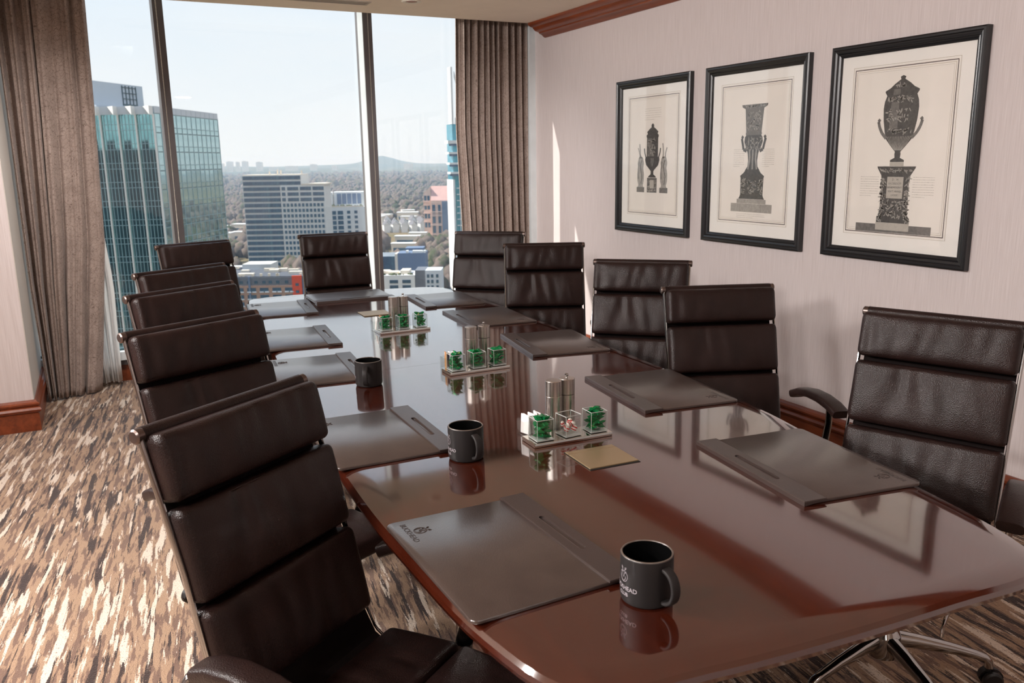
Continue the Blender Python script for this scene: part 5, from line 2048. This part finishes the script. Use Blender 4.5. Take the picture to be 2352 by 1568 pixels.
def pink_tower():
    t = city('gabled_pink_office', 'pink stone office with gabled roofs left of the right curtain', 316.5, 847.1)
    MB().bx(0, 8, 6, 24, GZ, -33).obj('left_bay', 'pinkstone', t, smooth=False)
    MB().add([(0, 6, -33), (8, 6, -33), (7, 6, -26), (0, 24, -33), (8, 24, -33), (7, 24, -26)], [(0, 1, 2), (3, 5, 4), (0, 2, 5, 3), (1, 4, 5, 2), (0, 3, 4, 1)]).obj('left_gable', 'pinkstone', t, smooth=False)
    MB().bx(8, 46, 3, 26, GZ, -40).obj('body', 'pinkstone', t, smooth=False)
    MB().add([(8.2, 2.5, -40), (46, 2.5, -40), (46, 14, -25), (8.2, 14, -25), (8.2, 27, -40), (46, 27, -40)], [(0, 1, 2, 3), (3, 2, 5, 4), (0, 3, 4), (1, 5, 2), (0, 4, 5, 1)]).obj('roof', 'pinkroof', t, smooth=False)
    MB().bx(20, 46, 0.5, 3, GZ, -41).obj('right_wing', 'bluecladding', t, smooth=False)
    w1 = unit_box('window', 3.0, 0.6, 9.0, 'officeglass')
    w2 = unit_box('window', 2.4, 0.6, 5.0, 'officeglass')
    for k_ in range(4):
        for x in (11.2, 17.0):
            link('window', w1, t, (x, 2.9, -49 - k_ * 10.4))
        for x in (2.2, 5.6):
            link('window', w2, t, (x, 5.9, -37.5 - k_ * 9.5))
    for x in (8.6, 13.9, 14.9, 19.6):
        MB().bx(x, x + 0.7, 1.6, 2.8, GZ, -42).obj('pilaster', 'pinkstone', t, smooth=False)
    for z in (-52.4, -56.5, -66.5, -76.5):
        MB().bx(7.0, 24, 1.2, 2.8, z, z + 1.0).obj('ledge', 'pinkstone', t, smooth=False)
    for z in (-42, -45.5, -54, -63):
        MB().bx(-0.5, 6.6, 4.9, 6, z, z + 1.0).obj('ledge', 'pinkstone', t, smooth=False)


pink_tower()


def blue_tower():
    t = city('blue_glass_tower', 'tall pale blue glass tower with balconies, edge showing beside the right curtain', 164.1, 395.6, -0.08)
    MB().bx(0.5, 22, 0, 9, GZ, 19.0).obj('glass_body', 'blueglass', t, smooth=False)
    MB().bx(0, 1.0, -0.6, 9.3, GZ, -8).obj('edge_pier', 'whitewall', t, smooth=False)
    MB().bx(0.2, 1.2, -0.6, 4, 19, 46).obj('upper_pier', 'whitewall', t, smooth=False)
    MB().bx(2.2, 22, -0.6, 0.4, 19.0, 22.0).obj('crown_beam', 'whitewall', t, smooth=False)
    MB().add([(2.2, -0.4, 44), (9, -0.4, 22), (8.0, -0.4, 22), (2.2, -0.4, 41), (2.2, 0.2, 44), (9, 0.2, 22), (8.0, 0.2, 22), (2.2, 0.2, 41)], [(0, 1, 2, 3), (7, 6, 5, 4), (0, 4, 5, 1), (3, 2, 6, 7)]).obj('crown_brace', 'whitewall', t, smooth=False)
    for i, z in enumerate((9.5, 4.5, -0.6, -5.2)):
        MB().bx(-2.6 + 0.3 * i, 5, -2.2, 3, z, z + (1.6 if i == 0 else 1.0)).obj('balcony', 'whitewall', t, smooth=False)
        MB().bx(-0.6, 5.4, -1.6, 2.6, z - 1.0, z).obj('balcony_soffit', 'bluecladding', t, smooth=False)
    for k_ in range(22):
        MB().bx(1.9, 22, -0.25, 0, -12.5 - k_ * 3.1, -12.0 - k_ * 3.1).obj('spandrel', 'whitewall', t, smooth=False) if k_ < 12 else None
    for x in (3.4, 6.6, 9.8):
        MB().bx(x, x + 0.25, -0.3, 0, -50, 19).obj('mullion', 'whitewall', t, smooth=False)


blue_tower()


def grey_blocks():
    t = city('grey_slab_building', 'dark blue-grey flat-roofed building seen past the right mullion', 143.6, 430.3)
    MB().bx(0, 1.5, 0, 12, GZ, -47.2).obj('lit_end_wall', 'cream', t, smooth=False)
    MB().bx(1.5, 16.5, 0, 13, GZ, -46.8).obj('body', 'bluecladding', t, smooth=False)
    for x, w_ in ((6, 1.2), (9.5, 5.4), (15.4, 1.2)):
        MB().bx(x, x + w_, 0.2, 4, -46.8, -45.6).obj('roof_unit', 'whitewall', t, smooth=False)
    MB().bx(4, 14, 14, 24, GZ, -45.5).obj('rear_wing', 'bluecladding', t, smooth=False)
    MB().bx(-13, 2, 5, 26, GZ, -49).obj('left_wing', 'officeglass', t, smooth=False)
    pod = MB().bx(-13, 26, -34, -0.5, GZ, -58.4).obj('podium', 'darkroof', t, smooth=False)
    t = city('white_corner_building', 'white low building with dark windows at the far table corner', 99.0, 316.6)
    MB().bx(-6, 13.9, 0, 14, GZ, -42.4).obj('body', 'whitewall', t, smooth=False)
    MB().bx(14.0, 18.0, 0.2, 12, GZ, -40.6).obj('dark_stair', 'greywall', t, smooth=False)
    MB().bx(18.1, 24.4, -0.4, 10, GZ, -40.6).obj('right_wing', 'towergrey', t, smooth=False)
    w_ = unit_box('window', 3.3, 0.3, 1.3, 'officeglass')
    for k_ in range(6):
        for x in (-2.5, 5.6, 10.6):
            link('window', w_, t, (x, -0.05, -44.9 - k_ * 2.1))
        s_ = None
    w2 = unit_box('window', 0.9, 0.3, 1.3, 'officeglass')
    for k_ in range(6):
        for x in (19.2, 20.8, 22.8):
            link('window', w2, t, (x, -0.45, -42.8 - k_ * 2.2))
    r = random.Random(12)
    for q in range(9):
        x = r.uniform(-5, 9)
        MB().bx(x, x + r.uniform(2, 5), r.uniform(3, 5), r.uniform(6, 11), -42.4, -41.6 + r.uniform(0, 0.6)).obj('roof_unit', 'cream', t, smooth=False)
    mb = MB()
    for q in range(40):
        mb.sphere((r.uniform(-5, 13), r.uniform(0.6, 2.4), -42.2), r.uniform(0.25, 0.6), 6, 4)
    stuff(mb.obj('roof_garden', 'plants', t, smooth=False))


grey_blocks()

# ---- parking decks and small blocks
for i, (x, y, w_, d_, n_, lab) in enumerate(((88, 737, 16, 14, 2, 'white flat parking deck at the foot of the mirrored tower'), (70, 500, 13, 14, 4, 'grey layered parking deck in front of the bare trees'))):
    t = city('parking_deck', lab, x, y, group='parking decks by the office block')
    for k_ in range(n_ + 1):
        MB().bx(-w_ * 0.6, w_ * 0.6, 0, d_, GZ + (22 if i == 0 else 10) + k_ * 3.2 - 1.2, GZ + (22 if i == 0 else 10) + k_ * 3.2).obj('deck_slab', 'whitewall', t, smooth=False)
    for x_ in (-w_ * 0.5, 0, w_ * 0.5):
        MB().bx(x_ - 0.4, x_ + 0.4, 1, 2, GZ, GZ + (22 if i == 0 else 10) + n_ * 3.2 - 1).obj('column', 'concrete', t, smooth=False)


# ---- low flat-roofed buildings scattered through the trees
lb_ = None
r = random.Random(44)
for i, (x, y, w_, d_, h_) in enumerate(((118, 905, 22, 12, 8), (140, 930, 14, 10, 7), (96, 880, 12, 10, 7), (128, 1010, 26, 14, 8), (160, 1050, 18, 12, 7), (104, 960, 16, 9, 6), (330, 1060, 24, 14, 8), (352, 1085, 16, 10, 8), (372, 1050, 20, 10, 7), (392, 1110, 28, 14, 8), (410, 1160, 18, 12, 8), (340, 1130, 16, 12, 7), (300, 820, 18, 9, 6), (278, 790, 24, 10, 6), (430, 1080, 20, 12, 8), (250, 720, 22, 10, 6))):
    if lb_ is None:
        lb_ = thing('low_building', 'small pale flat-roofed building among the distant trees', 'building', (0, 0, 0), RC, 'low buildings among the trees')
        MB().bx(-0.5, 0.5, -0.5, 0.5, 0, 1).obj('walls', 'cream', lb_, smooth=False)
        MB().bx(-0.53, 0.53, -0.53, 0.53, 1, 1.08).obj('roof', 'whitewall', lb_, smooth=False)
        MB().bx(-0.42, 0.42, -0.51, -0.49, 0.25, 0.62).obj('window_band', 'officeglass', lb_, smooth=False)
        o = lb_
    else:
        o = copy_tree(lb_)
    o.location = (x, y, GZ)
    o.rotation_euler = (0, 0, RC + r.uniform(-0.3, 0.3))
    o.scale = (w_, d_, h_ * 1.5)
    CLEAR.append((x - 12, y - 24, w_ * 0.7, 40))

# ---- townhouses
def house_parts(t, w_, d_, h_, mat):
    wl = MB().bx(-w_ / 2, w_ / 2, -d_ / 2, d_ / 2, 0, h_).obj('walls', mat, t, smooth=False)
    a, b, e = w_ / 2 + 0.4, d_ / 2 + 0.4, h_ + w_ * 0.55
    MB().add([(-a, -b, h_), (a, -b, h_), (0, -b, e), (-a, b, h_), (a, b, h_), (0, b, e)], [(0, 2, 5, 3), (1, 4, 5, 2), (0, 3, 4, 1)]).obj('roof', 'slate', t, smooth=False)
    MB().add([(-w_ / 2, -d_ / 2 - 0.05, h_), (w_ / 2, -d_ / 2 - 0.05, h_), (0, -d_ / 2 - 0.05, e - 0.4)], [(0, 1, 2)]).obj('gable', mat, t, smooth=False)


hp_ = None
r = random.Random(21)
for i in range(24):
    row, c = divmod(i, 6)
    px = 308 + c * 9.4 + row * 7 + r.uniform(-0.6, 0.6)
    py = 948 - c * 4.0 + row * 20 + r.uniform(-1.5, 1.5)
    if hp_ is None:
        hp_ = thing('townhouse', 'small white gabled townhouse with slate roof in the distant cluster seen through the right pane', 'house', (0, 0, 0), 0, 'distant gabled townhouses')
        house_parts(hp_, 7, 9, 9, 'whitewall')
        o = hp_
    else:
        o = copy_tree(hp_)
    o.location = (px, py, GZ)
    o.rotation_euler = (0, 0, RC + 0.35 + r.uniform(-0.15, 0.15))
    o.scale = (1, 1, r.uniform(0.85, 1.25))

# ---- pale blocks on the horizon
hz_ = None
for i, (x, y, w_, h_) in enumerate(((850, 6245, 40, 58), (905, 6215, 42, 70), (955, 6190, 26, 66), (1000, 6168, 40, 70), (1090, 6128, 42, 64), (1180, 6090, 60, 30), (1290, 6030, 80, 34), (1430, 5970, 44, 44), (1560, 5900, 40, 30), (2010, 5640, 60, 36))):
    if hz_ is None:
        hz_ = thing('horizon_block', 'pale block of flats on the hazy horizon', 'building', (0, 0, 0), RC, 'pale blocks on the horizon')
        MB().bx(-0.5, 0.5, -0.3, 0.3, 0, 1).obj('body', 'cream', hz_, smooth=False)
        MB().bx(-0.3, 0.1, -0.2, 0.2, 1, 1.06).obj('roof_unit', 'cream', hz_, smooth=False)
        o = hz_
    else:
        o = copy_tree(hz_)
    o.location = (x, y, GZ + 26)
    o.scale = (w_, w_, h_)

woodland('woodland', 'bare brown and evergreen woodland covering the land beyond the office blocks', 22000, 340, 3200, 0, 34, 5.4, 1, CLEAR)
woodland('woodland', 'distant hazy woodland under the hills', 9000, 2600, 5200, -4, 38, 10.0, 2, [])
woodland('woodland', 'trees on the side the mirrored tower reflects', 4500, 260, 1500, 34, 95, 7.5, 3, CLEAR)


# ---- aerial haze over the land
t = NT('air_haze')
t.t.nodes.remove(t.b)
vsn = t.n('VolumeScatter')
vsn.inputs['Color'].default_value = (0.56, 0.77, 1.0, 1)
vsn.inputs['Density'].default_value = 0.00014
vsn.inputs['Anisotropy'].default_value = 0.2
t.l(vsn.outputs[0], t.out.inputs['Volume'])
o = MB().bx(-8500, 8500, 80, 8900, GZ - 5, 45).obj('air_haze', t.m, smooth=False)
stuff(o, 'thin bluish haze over the distant land', 'haze')
sc.cycles.volume_bounces = 0
